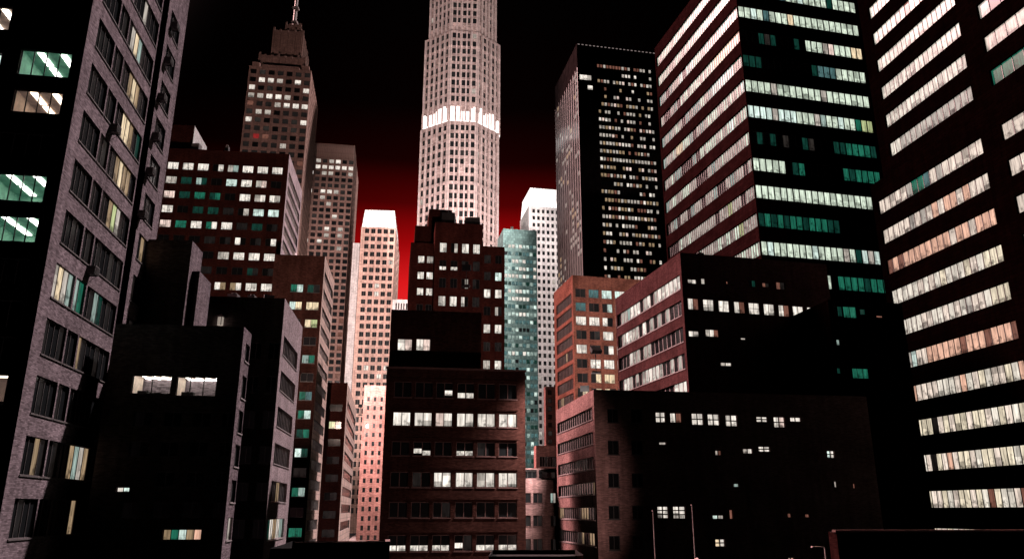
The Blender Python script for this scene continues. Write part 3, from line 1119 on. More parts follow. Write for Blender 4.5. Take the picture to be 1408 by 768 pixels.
def lintels(root, base):
    mb = MB()
    for z in zt1:
        a0, a1 = g.uv(537, 565)[0], g.uv(712, 565)[0]
        c = g.pt((a0 + a1) / 2, 0) - base
        ca, sa = math.cos(g.rz), math.sin(g.rz)
        q = MB()
        q.box(-(a1 - a0) / 2, (a1 - a0) / 2, -.14, -.004, z + .28, z + .42)
        mb.merge(q, lambda v_: (c.x + v_[0] * ca - v_[1] * sa, c.y + v_[0] * sa + v_[1] * ca, v_[2]))
    mb.obj('string_course', M_BROWN, root)
    q = MB()
    w = g.L
    q.box(-w / 2 - .1, w / 2 + .1, -.18, .35, g.z1 + .004, g.z1 + .22)
    q.obj('coping', FRAME_RED, root, g.pt(w / 2, 0) - base, g.rz)


C1.extra.append(lintels)

C3 = B('stepped_brick_building', 'stepped red-black brick building just below the skyscraper with scattered white lit windows', 'building', M_REDBROWN)
f3m = C3.box((599, 305), 150, (664, 309), 22.0, 'L', name='central_wall')
f3l = C3.box((565, 333), 152, (599.5, 335), 18.0, 'L', name='wing_wall')
f3r = C3.box((662, 338), 152, (694, 342), 18.0, 'L', name='wing_wall')
C3.box((590, 287), 160, (621, 289), 10.0, 'L', name='lift_tower')
C3.box((571, 310), 158, (590, 311), 10.0, 'L', name='lift_tower')
z1z = lambda pts_: Z(500, 200, 3, pts_)
f3m[0].grid((605, 333), (660, 337), (599, 445), 4, 5, .62, .55, codes=lambda c, r: pick(('..', 3), ('dd', 3)), panes=2, extra_rows=3,
            lit=z1z([(337, 418, 'W'), (382, 422, '.w'), (430, 428, 'W'), (457, 428, 'W'), (338, 523, 'l'), (385, 525, 'l'), (440, 527, 'd.'), (428, 588, '.w'), (458, 590, 'd.'), (327, 653, 'W'), (375, 655, 'W'), (435, 657, 'W.')]))
f3l[0].grid((575, 351), (596, 352), (570, 405), 2, 3, .72, .45, codes=lambda c, r: '..', panes=2, extra_rows=4,
            lit=z1z([(240, 463, 'W'), (275, 467, 'w'), (237, 533, 'W'), (274, 535, 'W'), (232, 602, 'W'), (269, 605, 'W')]))
f3r[0].grid((666, 350), (690, 352), (662, 482), 2, 6, .6, .5, codes=lambda c, r: pick(('..', 3), ('dd', 3)), panes=2, extra_rows=3,
            lit=z1z([(546, 527, 'C'), (497, 595, 'W'), (548, 597, 'W'), (535, 670, 'wd')]) + Z(500, 400, 3, [(500, 143, 'W'), (543, 148, 'W'), (535, 235, 'd'), (500, 312, 'w'), (540, 312, 'W')]))


def rooftop(root, base):
    for (u, v, D, w, d_, h) in ((617, 300, 151, 1.4, 1.4, 2.0), (650, 306, 151, 1.6, 1.6, 1.6)):
        p = at(u, v, D + 6) - base
        q = MB()
        q.box(p.x - w, p.x + w, p.y - d_, p.y + d_, p.z - 3, p.z + h * .4)
        q.obj('roof_unit', FRAME_DARK, root)
    p = at(617, 288, 158) - base
    q = MB()
    q.tube([Vector((p.x, p.y, p.z - 4)), Vector((p.x, p.y, p.z + 3.4))], .12, .07, 6)
    q.obj('aerial', FRAME_DARK, root)


C3.extra.append(rooftop)

# ================= far right group
WT = B('white_tower', 'white stone tower with a blank white crown behind the teal tower', 'building', M_WHITE)
fW = WT.box((727, 283), 430, (772, 287), (715, 307), 'L', phi=-11)
fW[0].grid((732, 287), (768, 290), (740, 588), 6, 30, .58, .56, codes=lambda c, r: pick(('.', 5), ('d', 4), ('B', 2), ('w', .3)), extra_rows=8, frame=False, depth=.5)
WT.extra.append(crown_box(fW, .97, 12.5))

TL = B('teal_tower', 'teal glazed tower with a plain cap and rows of pale lit panes', 'building', M_TEAL)
fT = TL.box((692, 314), 330, (738, 318), (684, 334), 'L', phi=-11)


def teal_codes(c, r):
    if r in (0, 2, 3, 4, 6, 7, 9, 14):
        return pick(('W', 4), ('C', 3), ('T', 1)) if 0 < c < 7 else pick(('T', 2), ('c', 2), ('W', 1))
    return pick(('T', 5), ('g', 2), ('.', 1), ('C', 1.2), ('c', 1.5))


fT[0].grid((694, 335), (737, 338), (698, 636), 9, 28, .8, .5, codes=teal_codes, frame=False, depth=.3, extra_rows=6)
fT[1 + 2].grid((686, 350), (691, 346), (686, 500), 3, 15, .5, .5, codes=lambda c, r: pick(('T', 2), ('g', 2)), frame=False, depth=.3)

QS = B('red_brick_sliver', 'thin red brick building with balconied windows beside the white tower', 'building', M_PINK)
fq = QS.box((750, 531), 240, (776, 532), 3.0, 'L')
fq[0].grid((753, 536), (770, 537), (752, 610), 2, 7, .5, .6, codes=lambda c, r: pick(('.', 4), ('d', 3), ('B', 2)), frame=True, depth=.4, fr=.1)
QT = B('terraced_building', 'low pink terraced building with one long window strip above the brick corner block', 'building', M_PINK)
fq2 = QT.box((737, 612), 190, (790, 612), 3.0, 'L')
fq2[0].rect(742, 627, 775, 641, panes='..d..d..d', name='ribbon_window', fm=FRAME_PALE, depth=.3)
QB = B('corner_brick_building', 'pink brick corner building with three rows of windows beside the dark central block', 'building', M_PINKBLOCK)
fq3 = QB.box((716, 659), 104, (790, 661), 20.0, 'L')
for (y0, y1) in ((677, 691), (708, 723), (740, 757)):
    for (x0, x1, cc) in ((722, 730, '.'), (733, 746, '.d'), (757, 764.5, 'cw' if y0 < 700 else '.d')):
        fq3[0].rect(x0, y0, x1, y1, panes=cc, fm=FRAME_RED, sill=True, depth=.2)
QC = QB.box((716, 643), 107, (790, 645), 12.0, 'L', name='attic_storey')
QC[0].rect(720, 645, 738, 657, panes='...', depth=.3)
QC[0].rect(741, 645, 764, 657, panes='.d.d', depth=.3)

TB = B('dark_glass_tower', 'dark glass tower with a finely ribbed left side and small lit windows', 'building', M_MULLION)
fd = TB.box((793, 60), 350, (907, 79), (763, 126), 'L', phi=-11.6)
sp = fd[0]


def tb_codes(c, r):
    if r == 0:
        return pick(('r', 4), ('w', 2), ('.', 2))
    dense = {1: .35, 2: .75, 3: .3, 4: .55, 5: .8, 6: .6, 7: .7, 17: .95, 18: .9, 19: .9, 23: .25, 24: .6}.get(r, .8)
    edge = .25 if (r in (1, 3) and c < 9) else 1
    return pick(('W', 1.0), ('w', 5), ('P', 1), ('y', 2.5), ('r', 2)) if random.random() < dense * edge else '.'


sp.grid((821, 88), (895, 101), (826, 382), 18, 27, .74, .44, codes=tb_codes, frame=False, depth=.25,
        lit=Z(740, 30, 3, [(362, 232, 'W'), (380, 234, 'W'), (397, 236, 'W')]), extra_rows=4)
sp.rect(797, 102, 813, 109, panes='WWw')
sp.rect(808, 117, 815, 123, panes='W')


def tb_ribs(root, base):
    f = fd[3]
    mb, gl = MB(), MB()
    n = 11
    ca, sa = math.cos(f.rz), math.sin(f.rz)
    for i in range(n + 1):
        s = min(max(f.L * i / n, .25), f.L - .25)
        c = f.pt(s, 0) - base
        q = MB()
        q.box(-.5, .5, -.10, -.02, 0, f.z1 - 14)
        mb.merge(q, lambda p: (c.x + p[0] * ca - p[1] * sa, c.y + p[0] * sa + p[1] * ca, p[2]))
    mb.obj('mullions', M_TBRIB, root)
    c = f.pt(f.L / 2, 0) - base
    q = MB()
    rows = int((f.z1 - 14) / 3.7)
    xs, zs = [-f.L / 2 + .3], [.5]
    for i in range(n):
        xs += [-f.L / 2 + f.L * i / n + .8, -f.L / 2 + f.L * (i + 1) / n - .8]
    for r in range(rows):
        zs += [r * 3.7 + 1.2, r * 3.7 + 3.5]
    xs.append(f.L / 2 - .3)
    q.v = [(x, -.04, z) for z in zs for x in xs]        # one continuous sheet: panes and the dark strips between them
    w_ = len(xs)
    for r in range(len(zs) - 1):
        for i in range(w_ - 1):
            code = '.'
            if r % 2 and i % 2:
                a_, c_ = i // 2, r // 2
                nz = math.sin(a_ * .6 + c_ * .23) + math.sin(a_ * .34 - c_ * .41 + 2)
                code = pick(('w', 1.5 + 2 * nz), ('B', 3), ('y', 1), ('.', 3)) if nz > .1 else pick(('w', .35), ('B', 3), ('.', 3), ('d', 2))
            q.f.append((r * w_ + i, r * w_ + i + 1, (r + 1) * w_ + i + 1, (r + 1) * w_ + i))
            q.m.append(0)
            q.uv.append([(xs[i], zs[r]), (xs[i + 1], zs[r]), (xs[i + 1], zs[r + 1]), (xs[i], zs[r + 1])])
            q.rel.append([(0, 0), (1, 0), (1, 1), (0, 1)])
            q.c.append((.35, .31, .27) if code == 'w' else LIT[code])
    o = q.obj('curtain_wall_glazing', [GLASS], root, c, f.rz)
    # parapet lamps along the roof edge
    q = MB()
    g_ = fd[0]
    for i in range(22):
        x = -g_.L / 2 + g_.L * (i + .5) / 22
        q.box(x - .5, x + .5, -.12, -.01, g_.z1 - .5, g_.z1 - .1)
    q.obj('roof_edge_lamps', plain_mat('roof_edge_lamp', (.5, .4, .4), .5, emit=(.25, .2, .19), es=1), root, g_.pt(g_.L / 2, 0) - base, g_.rz)


M_TBRIB = plain_mat('rosy_metal_mullion', (.085, .062, .062), .6, .0)
TB.extra.append(tb_ribs)

# ================= orange brick block
OB = B('orange_brick_building', 'orange-red brick building with four columns of paired windows, some teal, some white', 'building', M_ORANGE)
fo = OB.box((787, 378), 172, (912, 386), (761.5, 403), 'L', phi=-13)
pano = {0: ('dd', 'TT', 'CC', 'CW'), 1: ('TT', 'd.', 'dC', 'cd'), 2: ('WW', 'WW', 'W.', 'WW'), 3: ('B.', '.B', 'WW', '.W'), 4: ('WW', 'dB', 'dW', 'WW'), 5: ('d.', 'WW', 'WW', 'Wd'), 6: ('.d', 'dY', 'YY', 'dW'), 7: ('dY', 'dY', 'Yd', 'WW')}
fo[0].grid((791, 396), (877, 402), (793, 545), 5, 8, .78, .62, codes=lambda c, r: pano[r][c] if (c < 4 and r in pano) else pick(('WW', 1), ('..', 2)), sill=True, fm=FRAME_RED, depth=.3)
zr = fo[3].rows_px((786, 402), (787, 540), 8)
for z in zr:
    fo[3].add(fo[3].L * .12, fo[3].L * .93, z - 2.4, z, panes=codes_run(11, ('.', 2), ('d', 3), ('B', 5), ('y', 1)), name='ribbon_window', fm=FRAME_RED, mul=.12)

# ================= big ribbon-window tower
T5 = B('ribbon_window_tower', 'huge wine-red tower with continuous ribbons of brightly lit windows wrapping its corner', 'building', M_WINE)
f5t = T5.box((1030, 180), 118, (1210, 205), (908, 200), 'L', phi=-13.9, top=('v', -75))
fr5, lf5 = f5t[0], f5t[3]
z_hi = fr5.uv(1017, 7)[1]
z_lo = fr5.uv(1046, 330)[1]
PZ = (z_hi - z_lo) / 9
right_codes = {-1: 'gggCCCTTWWCWWWWgWWWW', 0: 'WWCWTWWWYWWWWWWWWWWW', 1: '...gBg...g.WWWwPWWWYY', 2: 'ggg........gTTTWWWWW', 3: 'WWWWwWWWWWWWwWWWWWWW', 4: 'CCCCwCCCWWWwcWWCWWGVV', 5: '.g.g.B..gB...ggGGGGg',
               6: 'WWWWW.gG......GgGGGG', 7: 'WWWWWWWWWWWWWWWWWWWWW', 8: 'gGgGgGGgGGGgg........', 9: 'WCWWWWWWCWWWWwWgCwCCW', 10: '......gggW.GGGGgGGGG', 11: '.........r.rGG......', 12: '....................', 13: '............GG......'}
left_codes = {-3: 22 * 'W', -2: 22 * 'W', -1: 22 * 'W', 0: 'ccdcwwCdCCWWcCWwcccww', 1: 'wddwcdWWWWWWWWWYYYYRR', 2: 'cwcwWwdcwccWWcCCCCCGG', 3: 'cwWWYYWWcdwcWWWWWWWWWW', 4: 'wwWcc.d.cdWWWWWWWWWWW', 5: 'cwWWwWWWwd.dwcWWWWWwwW', 6: 'dwcdwwdcwwdwwcdBwcwwBw',
              7: 'd.dWWwWWWwWwwdwWVwwdww', 8: 'WWwWwdWWWwWwWWwWwWVWWW', 9: 'wwWWVWVWWWWWVwWVWwWwWW', 10: 'WWWWWWWWWWWwwWwdwwwBwd', 11: 'WWWWWwWWWwWWWWBdwBww', 12: 'wdwwdw.dwddw.dw'}
for i in range(-3, 16):
    zt_ = z_hi - i * PZ
    if zt_ > fr5.z1 - .6:
        continue
    cr_ = right_codes.get(i, codes_run(20, ('W', 5), ('g', 2), ('c', 1)) if i < 0 else codes_run(20, ('.', 9), ('g', 1)))
    cr_ = cr_.replace('W', 'X')
    ribbon(fr5, .25, fr5.L - .6, zt_, zt_ - PZ * .50, cr_, depth=.3, mul=.2, fr=.1)
    cl_ = left_codes.get(i, codes_run(20, ('.', 6), ('w', 1)))
    if i > 1:
        cl_ = ''.join(('wWC'[random.randrange(3)] if (c == 'W' and random.random() < .35) else c) for c in cl_)
    ribbon(lf5, .5, lf5.L - .25, zt_, zt_ - PZ * .50, ''.join(random.choice([c, c, c, c, 'w' if c == 'W' else c]) for c in cl_ for _ in (0, 1)).replace('W', 'X'), depth=.3, mul=.2, fr=.1)

# ================= maroon block and the rosy block in front of it
GB = B('maroon_block', 'maroon brick block with a raking row of lit side windows, below the ribbon-window tower', 'building', M_MAROON)
fg = GB.box((935, 347), 98, (1136, 362), (846, 411), 'L', phi=-13.4)
zr = fg[3].rows_px((933, 378), (939, 524), 5)
gl = ['.wwcWWWdwWdwWWWWWW', 'dwWWwwdWdwdwdwdBd', '.dBWwwdwwd.dBd.Bd', 'dWWwdwdwWWWWwBdwdwd', 'wdwWWWWWCW....WWW']
for z, cc in zip(zr, gl):
    fg[3].add(.5, fg[3].L - .6, z - 2.0, z, panes=cc[::1], name='ribbon_window', fm=FRAME_PALE, mul=.14, depth=.25, sill=True)
zz = Z(740, 280, 3, [(635, 318, 'w'), (680, 318, 'w'), (785, 322, 'd'), (885, 328, 'g'), (940, 332, 'r'), (1000, 335, 'r'), (640, 412, 'W'), (702, 417, 'W'), (765, 421, 'W'), (829, 426, 'W'), (890, 432, 'W'), (951, 436, 'W'), (1012, 441, 'W'),
                     (643, 535, 'u'), (717, 530, 'w'), (845, 554, 'z'), (780, 660, 'u')])
GR = fg[0]
for (x, y, w, h, cc) in ((951.7, 386, 12, 6, 'wW'), (966.7, 386, 5.5, 8, 'w'), (1000, 388, 3, 4, 'r'), (1034, 389, 10, 9, '.g'), (1053, 391, 10, 6, 'rd'), (1073, 392, 12, 10, 'rd')):
    GR.rect(x - w / 2, y - h / 2, x + w / 2, y + h / 2, panes=cc, depth=.2)
for i, x in enumerate((953, 974, 995, 1016.5, 1036.5, 1057, 1077.5, 1097, 1117)):
    y = 417 + i * 1.55
    GR.rect(x - 7.3, y - 7.8, x + 7.3, y + 7.8, panes='WW' if i % 3 else 'Wr', fm=FRAME_RED, rows=2 if i in (1, 4, 8) else 1, depth=.2)
for (x, y, w, h, cc) in ((954, 458, 14, 8, 'Ww'), (979, 457, 18, 10, 'wWr'), (1022, 465, 7, 3, 'w'), (998.5, 500, 15, 5, 'wW'), (1128.5, 504, 13, 13, 'PW'), (1056, 536, 3, 2.5, 'w')):
    GR.rect(x - w / 2, y - h / 2, x + w / 2, y + h / 2, panes=cc, depth=.2)

FB = B('rosy_brick_block', 'rosy brick block with ribbon windows on its left wall and a long dark front', 'building', M_PINKBLOCK)
ff = FB.box((816, 535), 85, (1192, 552), (764.5, 566), 'L', phi=-9.5)
zr = ff[3].rows_px((812, 560), (813, 732), 6)
for i, z in enumerate(zr):
    dzf = zr[0] - zr[1]
    ff[3].add(.3 + .35, ff[3].L * .96, z - dzf * .50, z, panes=codes_run(16, ('.', 3), ('d', 4), ('B', 6), ('y', .6 if i < 3 else 2)), name='ribbon_window', fm=FRAME_PALE, mul=.2, depth=.22, sill=True, fr=.06)
FF = ff[0]
for y0, y1 in ((561.5, 580), (605, 624), (650, 669), (694.5, 713), (736, 755.5)):
    for x0, x1 in ((835, 850), (867.5, 883)):
        k_ = (y0 - 561) * .013
        FF.rect(x0 + k_, y0, x1 + k_, y1, panes='..', depth=.22, sill=True, fm=FRAME_DARK)
for (x0, y0, x1, y1, cc, rw) in (
        (901.5, 566, 914.5, 580, 'WW', 2), (921.5, 567, 937, 580.5, 'Wr', 1), (951, 567.5, 966.5, 583.5, 'WW', 2), (973, 568.5, 988.5, 584, 'WW', 2), (997.5, 570, 1013, 585.5, 'WW', 2),
        (1018.5, 571, 1032.5, 573.5, 'w', 1), (1040, 572, 1055, 579.5, 'WW', 2), (1063.5, 572.5, 1078.5, 587, 'WP', 2), (1086.5, 573, 1101, 579, 'WW', 1),
        (906.5, 607, 916, 611, 'w', 1), (922.5, 608, 936.5, 611, 'ww', 1), (951, 609, 963, 612, 'w', 1), (983.5, 618.5, 992, 625.5, 'wr', 1), (1021.5, 616, 1034.5, 623, 'wW', 1), (1043, 613, 1058.5, 620.5, 'WW', 2),
        (1137, 619, 1147, 629, 'CW', 2), (1009, 664, 1016, 669, 'c', 1), (1028, 583, 1033, 586, 'w', 1), (1144, 661, 1150.5, 669.5, '.w', 1), (1117, 658, 1125, 661, 'd', 1),
        (904, 695.5, 918.5, 712, 'WW', 3), (925.5, 695.5, 942, 712.5, 'WW', 3), (979.5, 696, 993.5, 698.5, 'ww', 1), (980, 707.5, 995, 713, 'Cw', 1), (1003, 700, 1007.5, 713, 'r', 1), (1050, 696.5, 1059, 698.5, 'w', 1),
        (983.5, 740.5, 996.5, 751, 'YW', 2), (1083, 705, 1088, 711, 'r', 1), (1107, 706, 1113, 711, 'r', 1), (1084, 766, 1092, 774, 'PR', 1), (1173, 664, 1176, 671, 'r', 1), (1205, 665, 1208, 671, 'r', 1)):
    FF.rect(x0, y0, x1, y1, panes=cc, rows=rw, fm=FRAME_RED, depth=.2, mul=.12)
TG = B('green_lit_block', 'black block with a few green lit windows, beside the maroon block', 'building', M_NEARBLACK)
fgg = TG.box((1138, 412), 93, (1240, 420), 14.0, 'L', phi=-10)
fgg[0].rect(1145.5, 420, 1158, 434, panes='.g', depth=.2)
fgg[0].rect(1159, 420.5, 1177, 436, panes='GG', depth=.2, fm=FRAME_DARK)
fgg[0].rect(1182, 424, 1190, 432, panes='g', depth=.2)
fgg[0].rect(1148, 505, 1156, 513, panes='g', depth=.2)
fgg[0].rect(1171.5, 505.5, 1194, 519.5, panes='GGG', depth=.2)
fgg[0].rect(1123 + 27, 466, 1159, 474, panes='c.', depth=.2)
fgg[0].rect(1205, 433, 1214, 436, panes='r', depth=.2)

# ================= right edge tower
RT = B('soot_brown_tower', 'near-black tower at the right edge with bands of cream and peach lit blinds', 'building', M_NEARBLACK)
Pr = at(1197, 260, 108)
ph = RAD(-8.9)
r_, q_ = Vector((math.sin(ph), math.cos(ph))), Vector((math.cos(ph), -math.sin(ph)))
c = Vector((Pr.x, Pr.y))
zlow = Building._zat(c, 256)
near = c - r_ * 70
lowF = RT.vol([near, near + q_ * 30, c + q_ * 30, c], 0, zlow, name='wall')
fR0 = lowF[3]
s_up = fR0.uv(1213, 233)[0]
cu = near + r_ * (fR0.L - s_up)
cu = fR0.pt(s_up, 0)
cu = Vector((cu.x, cu.y))
ztop = Building._zat(Vector((cu.x, cu.y)), -70) + 10
near_in = near + q_ * .02
upF = RT.vol([near, near + q_ * 30, cu + q_ * 30, cu], zlow, ztop, name='upper_wall')
fR1 = upF[3]
# band rows measured where the bands begin
tops = [(1203, 279), (1208, 321), (1213, 362), (1218, 403), (1224, 447), (1230, 491), (1235, 535), (1240, 581), (1245, 628), (1251, 675)]
zrow = [fR0.uv(*t)[1] for t in tops]
pz = (zrow[0] - zrow[-1]) / 9
print('R row z', [round(z, 2) for z in zrow], 'pitch', round(pz, 2))
s_near = fR0.uv(1366, 283)[0]
s_n2a, s_n2b = fR0.uv(1381, 205)[0], fR0.uv(1440, 150)[0]
print('R s', s_near, s_n2a, s_n2b, fR0.L)
cols_R = {-5: 'rWWWdRWrWWWWWWWWWWWW', -4: 'WWWWWWWwWWWWWWWWWWW', -3: 'wWwWWWWWWWWWWWWWWWW', -2: 'WWWWWWWWWWWWWWWWW', -1: 'WWWWWWWWWWWWWWWWW', 0: 'wPPPwPTGGTwPwPPPP'}
lowcodes = ['PPPPPwGGTPwPPPPPP', 'PPPPPwPwPRPRRPRPPP', 'rRrRRRRRRRRPRRPRRR', 'WWWWWPWPWYWWWYPWYYY', 'WWWWWPPWWPWPWwPPWYYY', 'WwCPPRRRRRRrRRRrRRRr', 'PRPPPPWWWPRWPYWPPYWR', 'YYYYdPYPYYPYYPWYPWYY', 'WWPdYPRPYYPWYYPYYWYPW', 'WYPPYWPYYPYWrYWWPrWYW']
for i in range(-9, 12):
    zt_ = zrow[0] - i * pz - (pz * .0)
    if i < 0:
        zt_ -= pz * .42
    f = fR1 if i < 0 else fR0
    if zt_ > f.z1 - .5 or zt_ - 2 < .5:
        continue
    far = 1.1 if i >= 0 else f.uv(1217, 168)[0]
    s_near = f.uv(1366, 283)[0]
    s_n2a, s_n2b = f.uv(1381, 205)[0], f.uv(1440, 150)[0]
    cc = lowcodes[i] if 0 <= i < 10 else ('WWWWWWWWWWWWWWWWWW' if i != -2 else 'WWwwwwwwwwwwwww')
    if i == -1:
        cc = 'cdwcddcwBwBwwwwdww'[::1]
    if i == -6:
        cc = 'WWWWWwWrWWRrdrWW'
    if i > 9:
        cc = 'WYPPYWPYYPYWrYWWPrWYW'
    cc = cc.translate({87: 'Q', 80: 'S', 89: 'U'})
    ribbon(f, s_near, far, zt_, zt_ - pz * .47, cc, depth=.3, mul=.1, fr=.06)
    n2 = {-5: 'PPPP', -4: 'wdgc', -3: 'PPPP', -2: 'GGGG', -1: '.dgc', 0: 'PPPP', 1: 'PPPP'}.get(i, 'PPPP' if i < 4 else '....')
    n2 = n2.replace('P', 'S')
    ribbon(f, s_n2b, s_n2a, zt_, zt_ - pz * .47, n2, depth=.3, mul=.1, fr=.06, name='window')

for b in ALL:
    b.finish()

# ------------------------------------------------------------------ setting: ground and street
asphalt = brick_mat('asphalt', (.05, .048, .05), 3, 3, .05, .3, mortar=1)
mb = MB()
mb.quad([(-3000, -600, 0), (3000, -600, 0), (3000, 4000, 0), (-3000, 4000, 0)], 0, [(-3000, -600), (3000, -600), (3000, 4000), (-3000, 4000)])
structure(mb.obj('ground', asphalt))
concrete = brick_mat('pavement_concrete', (.3, .27, .26), 1.2, 1.2, .1, .3)


def street_strip(name, x0, x1, y0, y1, z0, z1, m):
    q = MB()
    q.box(x0, x1, y0, y1, z0, z1)
    o = q.obj(name, m)
    o.rotation_euler = (0, 0, -RAD(PHI))
    return structure(o)


street_strip('pavement', 6.5, 12, 20, 420, .0, .13, concrete)
street_strip('pavement', -12, -6.5, 20, 420, .0, .13, concrete)

# ------------------------------------------------------------------ things
M_AC = plain_mat('air_conditioner_metal', (.16, .14, .14), .5, .2, .3, 4)
M_GRILLE = plain_mat('air_conditioner_grille', (.05, .045, .045), .6)


def ac_unit(s, z, label):
    f = side
    root = bpy.data.objects.new('air_conditioner', None)
    p = f.pt(s, z, 0)
    root.location = p
    root.rotation_euler = (0, 0, f.rz)
    COL.objects.link(root)
    tag(root, label, 'air conditioner', 'air conditioners hanging on the grey brick wall')
    q = MB()
    q.box(-.42, .42, -.60, .05, 0, .6)
    q.box(-.46, .46, -.64, -.60, -.03, .63)
    q.obj('casing', M_AC, root)
    q = MB()
    for i in range(7):
        q.box(-.38, .38, -.67, -.642, .05 + i * .076, .09 + i * .076)
    for i in range(5):
        q.box(-.44, -.422, -.52, -.08, .10 + i * .09, .14 + i * .09)
    q.obj('grille', M_GRILLE, root)
    for x in (-.36, .32):
        q = MB()
        q.box(x, x + .04, -.58, 0, -.06, -.004)
        q.tube([Vector((x + .02, -.50, -.03)), Vector((x + .02, -.02, -.5))], .02, .02, 5)
        q.obj('bracket', M_GRILLE, root)


for (u, v, lab) in ((152, 182, 'air conditioner under the upper ribbon windows, before the dark shaft of the grey wall'),
                    (121, 377, 'air conditioner below the ribbon with the green and orange lit panes'),
                    (236, 40, 'topmost air conditioner on the far strip of the grey wall'),
                    (227, 88, 'second air conditioner down on the far strip of the grey wall'),
                    (218, 138, 'air conditioner under the yellow lit window of the far strip'),
                    (210, 192, 'fourth air conditioner down on the far strip of the grey wall'),
                    (202, 240, 'fifth air conditioner down on the far strip of the grey wall'),
                    (191, 299, 'lowest air conditioner on the far strip, just above the black stepped block')):
    s_, z_ = side.uv(u, v)
    ac_unit(s_, z_, lab)

# wall lantern on the slab block
p = fr2.pt(*[fr2.uv(304, 448)[0], fr2.uv(304, 448)[1]], 0)
lan = bpy.data.objects.new('wall_lantern', None)
lan.location = p
lan.rotation_euler = (0, 0, fr2.rz)
COL.objects.link(lan)
tag(lan, 'small caged lantern glowing on the black face of the slab', 'lantern')
q = MB()
q.prism([(.32 * math.cos(k * math.pi / 4), -.45 + .32 * math.sin(k * math.pi / 4)) for k in range(8)], 0, .85)
q.obj('lamp_glass', plain_mat('lantern_glass', (.5, .45, .4), .5, emit=(.30, .25, .21), es=1), lan)
q = MB()
for k in range(4):
    a_ = k * math.pi / 2 + .4
    x, y = .36 * math.cos(a_), -.45 + .36 * math.sin(a_)
    q.box(x - .03, x + .03, y - .03, y + .03, -.05, .9)
q.box(-.38, .38, -.83, -.07, .88, .98)
q.box(-.2, .2, -.65, -.25, .98, 1.12)
q.box(-.06, .06, -.1, 0.0, .3, .5)
q.obj('cage', FRAME_DARK, lan)
q = MB()
q.tube([Vector((0, -.45, 1.1)), Vector((0, -.45, 1.35))], .04, .04, 6)
q.obj('finial', FRAME_DARK, lan)

# poles and street lamp
M_POLE = plain_mat('white_painted_pole', (.42, .38, .37), .5, .1, .2, 3)
for (u0, v0, D, lab) in ((898, 703, 60, 'thin white pole standing left of its taller twin before the dark front'), (951.5, 695, 62, 'taller thin white pole beside the pale canopy')):
    p = at(u0, v0, D)
    root = bpy.data.objects.new('flag_pole', None)
    root.location = (p.x, p.y, 0)
    COL.objects.link(root)
    tag(root, lab, 'pole', 'thin white poles at the foot of the dark front')
    q = MB()
    q.tube([Vector((0, 0, 0)), Vector((0, 0, p.z))], .06, .04, 8)
    q.obj('shaft', M_POLE, root)
    q = MB()
    q.prism([(.09 * math.cos(k * math.pi / 4), .09 * math.sin(k * math.pi / 4)) for k in range(8)], p.z + .002, p.z + .12)
    q.obj('finial', M_POLE, root)
    q = MB()
    q.prism([(.22 * math.cos(k * math.pi / 4), .22 * math.sin(k * math.pi / 4)) for k in range(8)], 0, .2)
    q.obj('base', M_POLE, root)
p = at(1134, 752, 62)
root = bpy.data.objects.new('street_lamp', None)
root.location = (p.x, p.y, 0)
COL.objects.link(root)
tag(root, 'slim street lamp with a short arm at the foot of the black block', 'street lamp')
q = MB()
q.tube([Vector((0, 0, 0)), Vector((0, 0, p.z * .6)), Vector((0, 0, p.z))], .09, .05, 8)
q.obj('pole', M_POLE, root)
q = MB()
q.tube([Vector((0, 0, p.z - .02)), Vector((-.3, 0, p.z + .06)), Vector((-.55, 0, p.z + .06))], .035, .03, 6)
q.obj('arm', M_POLE, root)
q = MB()
q.box(-1.0, -.5, -.14, .14, p.z, p.z + .1)
q.obj('lamp_head', M_POLE, root)


# low roofs at the bottom edge
def parapet_block(name, label, anchor, D, front_w, depth_, mat, phi=PHI, coping=None, z_end=None):
    b = Building(name, label, 'building', mat)
    F = b.box(anchor, D, front_w, depth_, 'L' if True else 'R', phi=phi, parapet=.8)

    def cop(root, base):
        g_ = F[0]
        q_2 = MB()
        q_2.box(-g_.L / 2 - .1, g_.L / 2 + .1, -.12, .3, g_.z1 + .004, g_.z1 + .12)
        q_2.obj('coping', coping or FRAME_RED, root, g_.pt(g_.L / 2, 0) - base, g_.rz)
    b.extra.append(cop)
    b.finish()
    return F


parapet_block('low_roof_building', 'dark red brick parapet of a low building along the bottom right corner', (1150, 731), 44, 24.0, 1.0, M_BASE, phi=-3)
bl = Building('flat_roof_building', 'flat black roof edge with a pale end post at the bottom, left of centre', 'building', M_BASE)
Fb = bl.box((535, 752), 46, (372, 750), 10.0, 'R')


def eave(root, base):
    g_ = Fb[0]
    q = MB()
    q.box(-g_.L / 2 + 1.3, g_.L / 2 - .25, -.35, .4, g_.z1 - .02, g_.z1 + .30)
    q.obj('roof_edge', ROOF, root, g_.pt(g_.L / 2, 0) - base, g_.rz)
    q = MB()
    q.box(g_.L / 2 - .23, g_.L / 2 + .04, -.42, 3.0, g_.z1 - 2.2, g_.z1 + .34)
    q.obj('end_post', M_PINKBLOCK, root, g_.pt(g_.L / 2, 0) - base, g_.rz)
    q = MB()
    q.box(-g_.L / 2 + 1.3, g_.L / 2 - .25, -.40, -.36, g_.z1 + .27, g_.z1 + .33)
    q.obj('roof_edge_trim', M_PINKBLOCK, root, g_.pt(g_.L / 2, 0) - base, g_.rz)


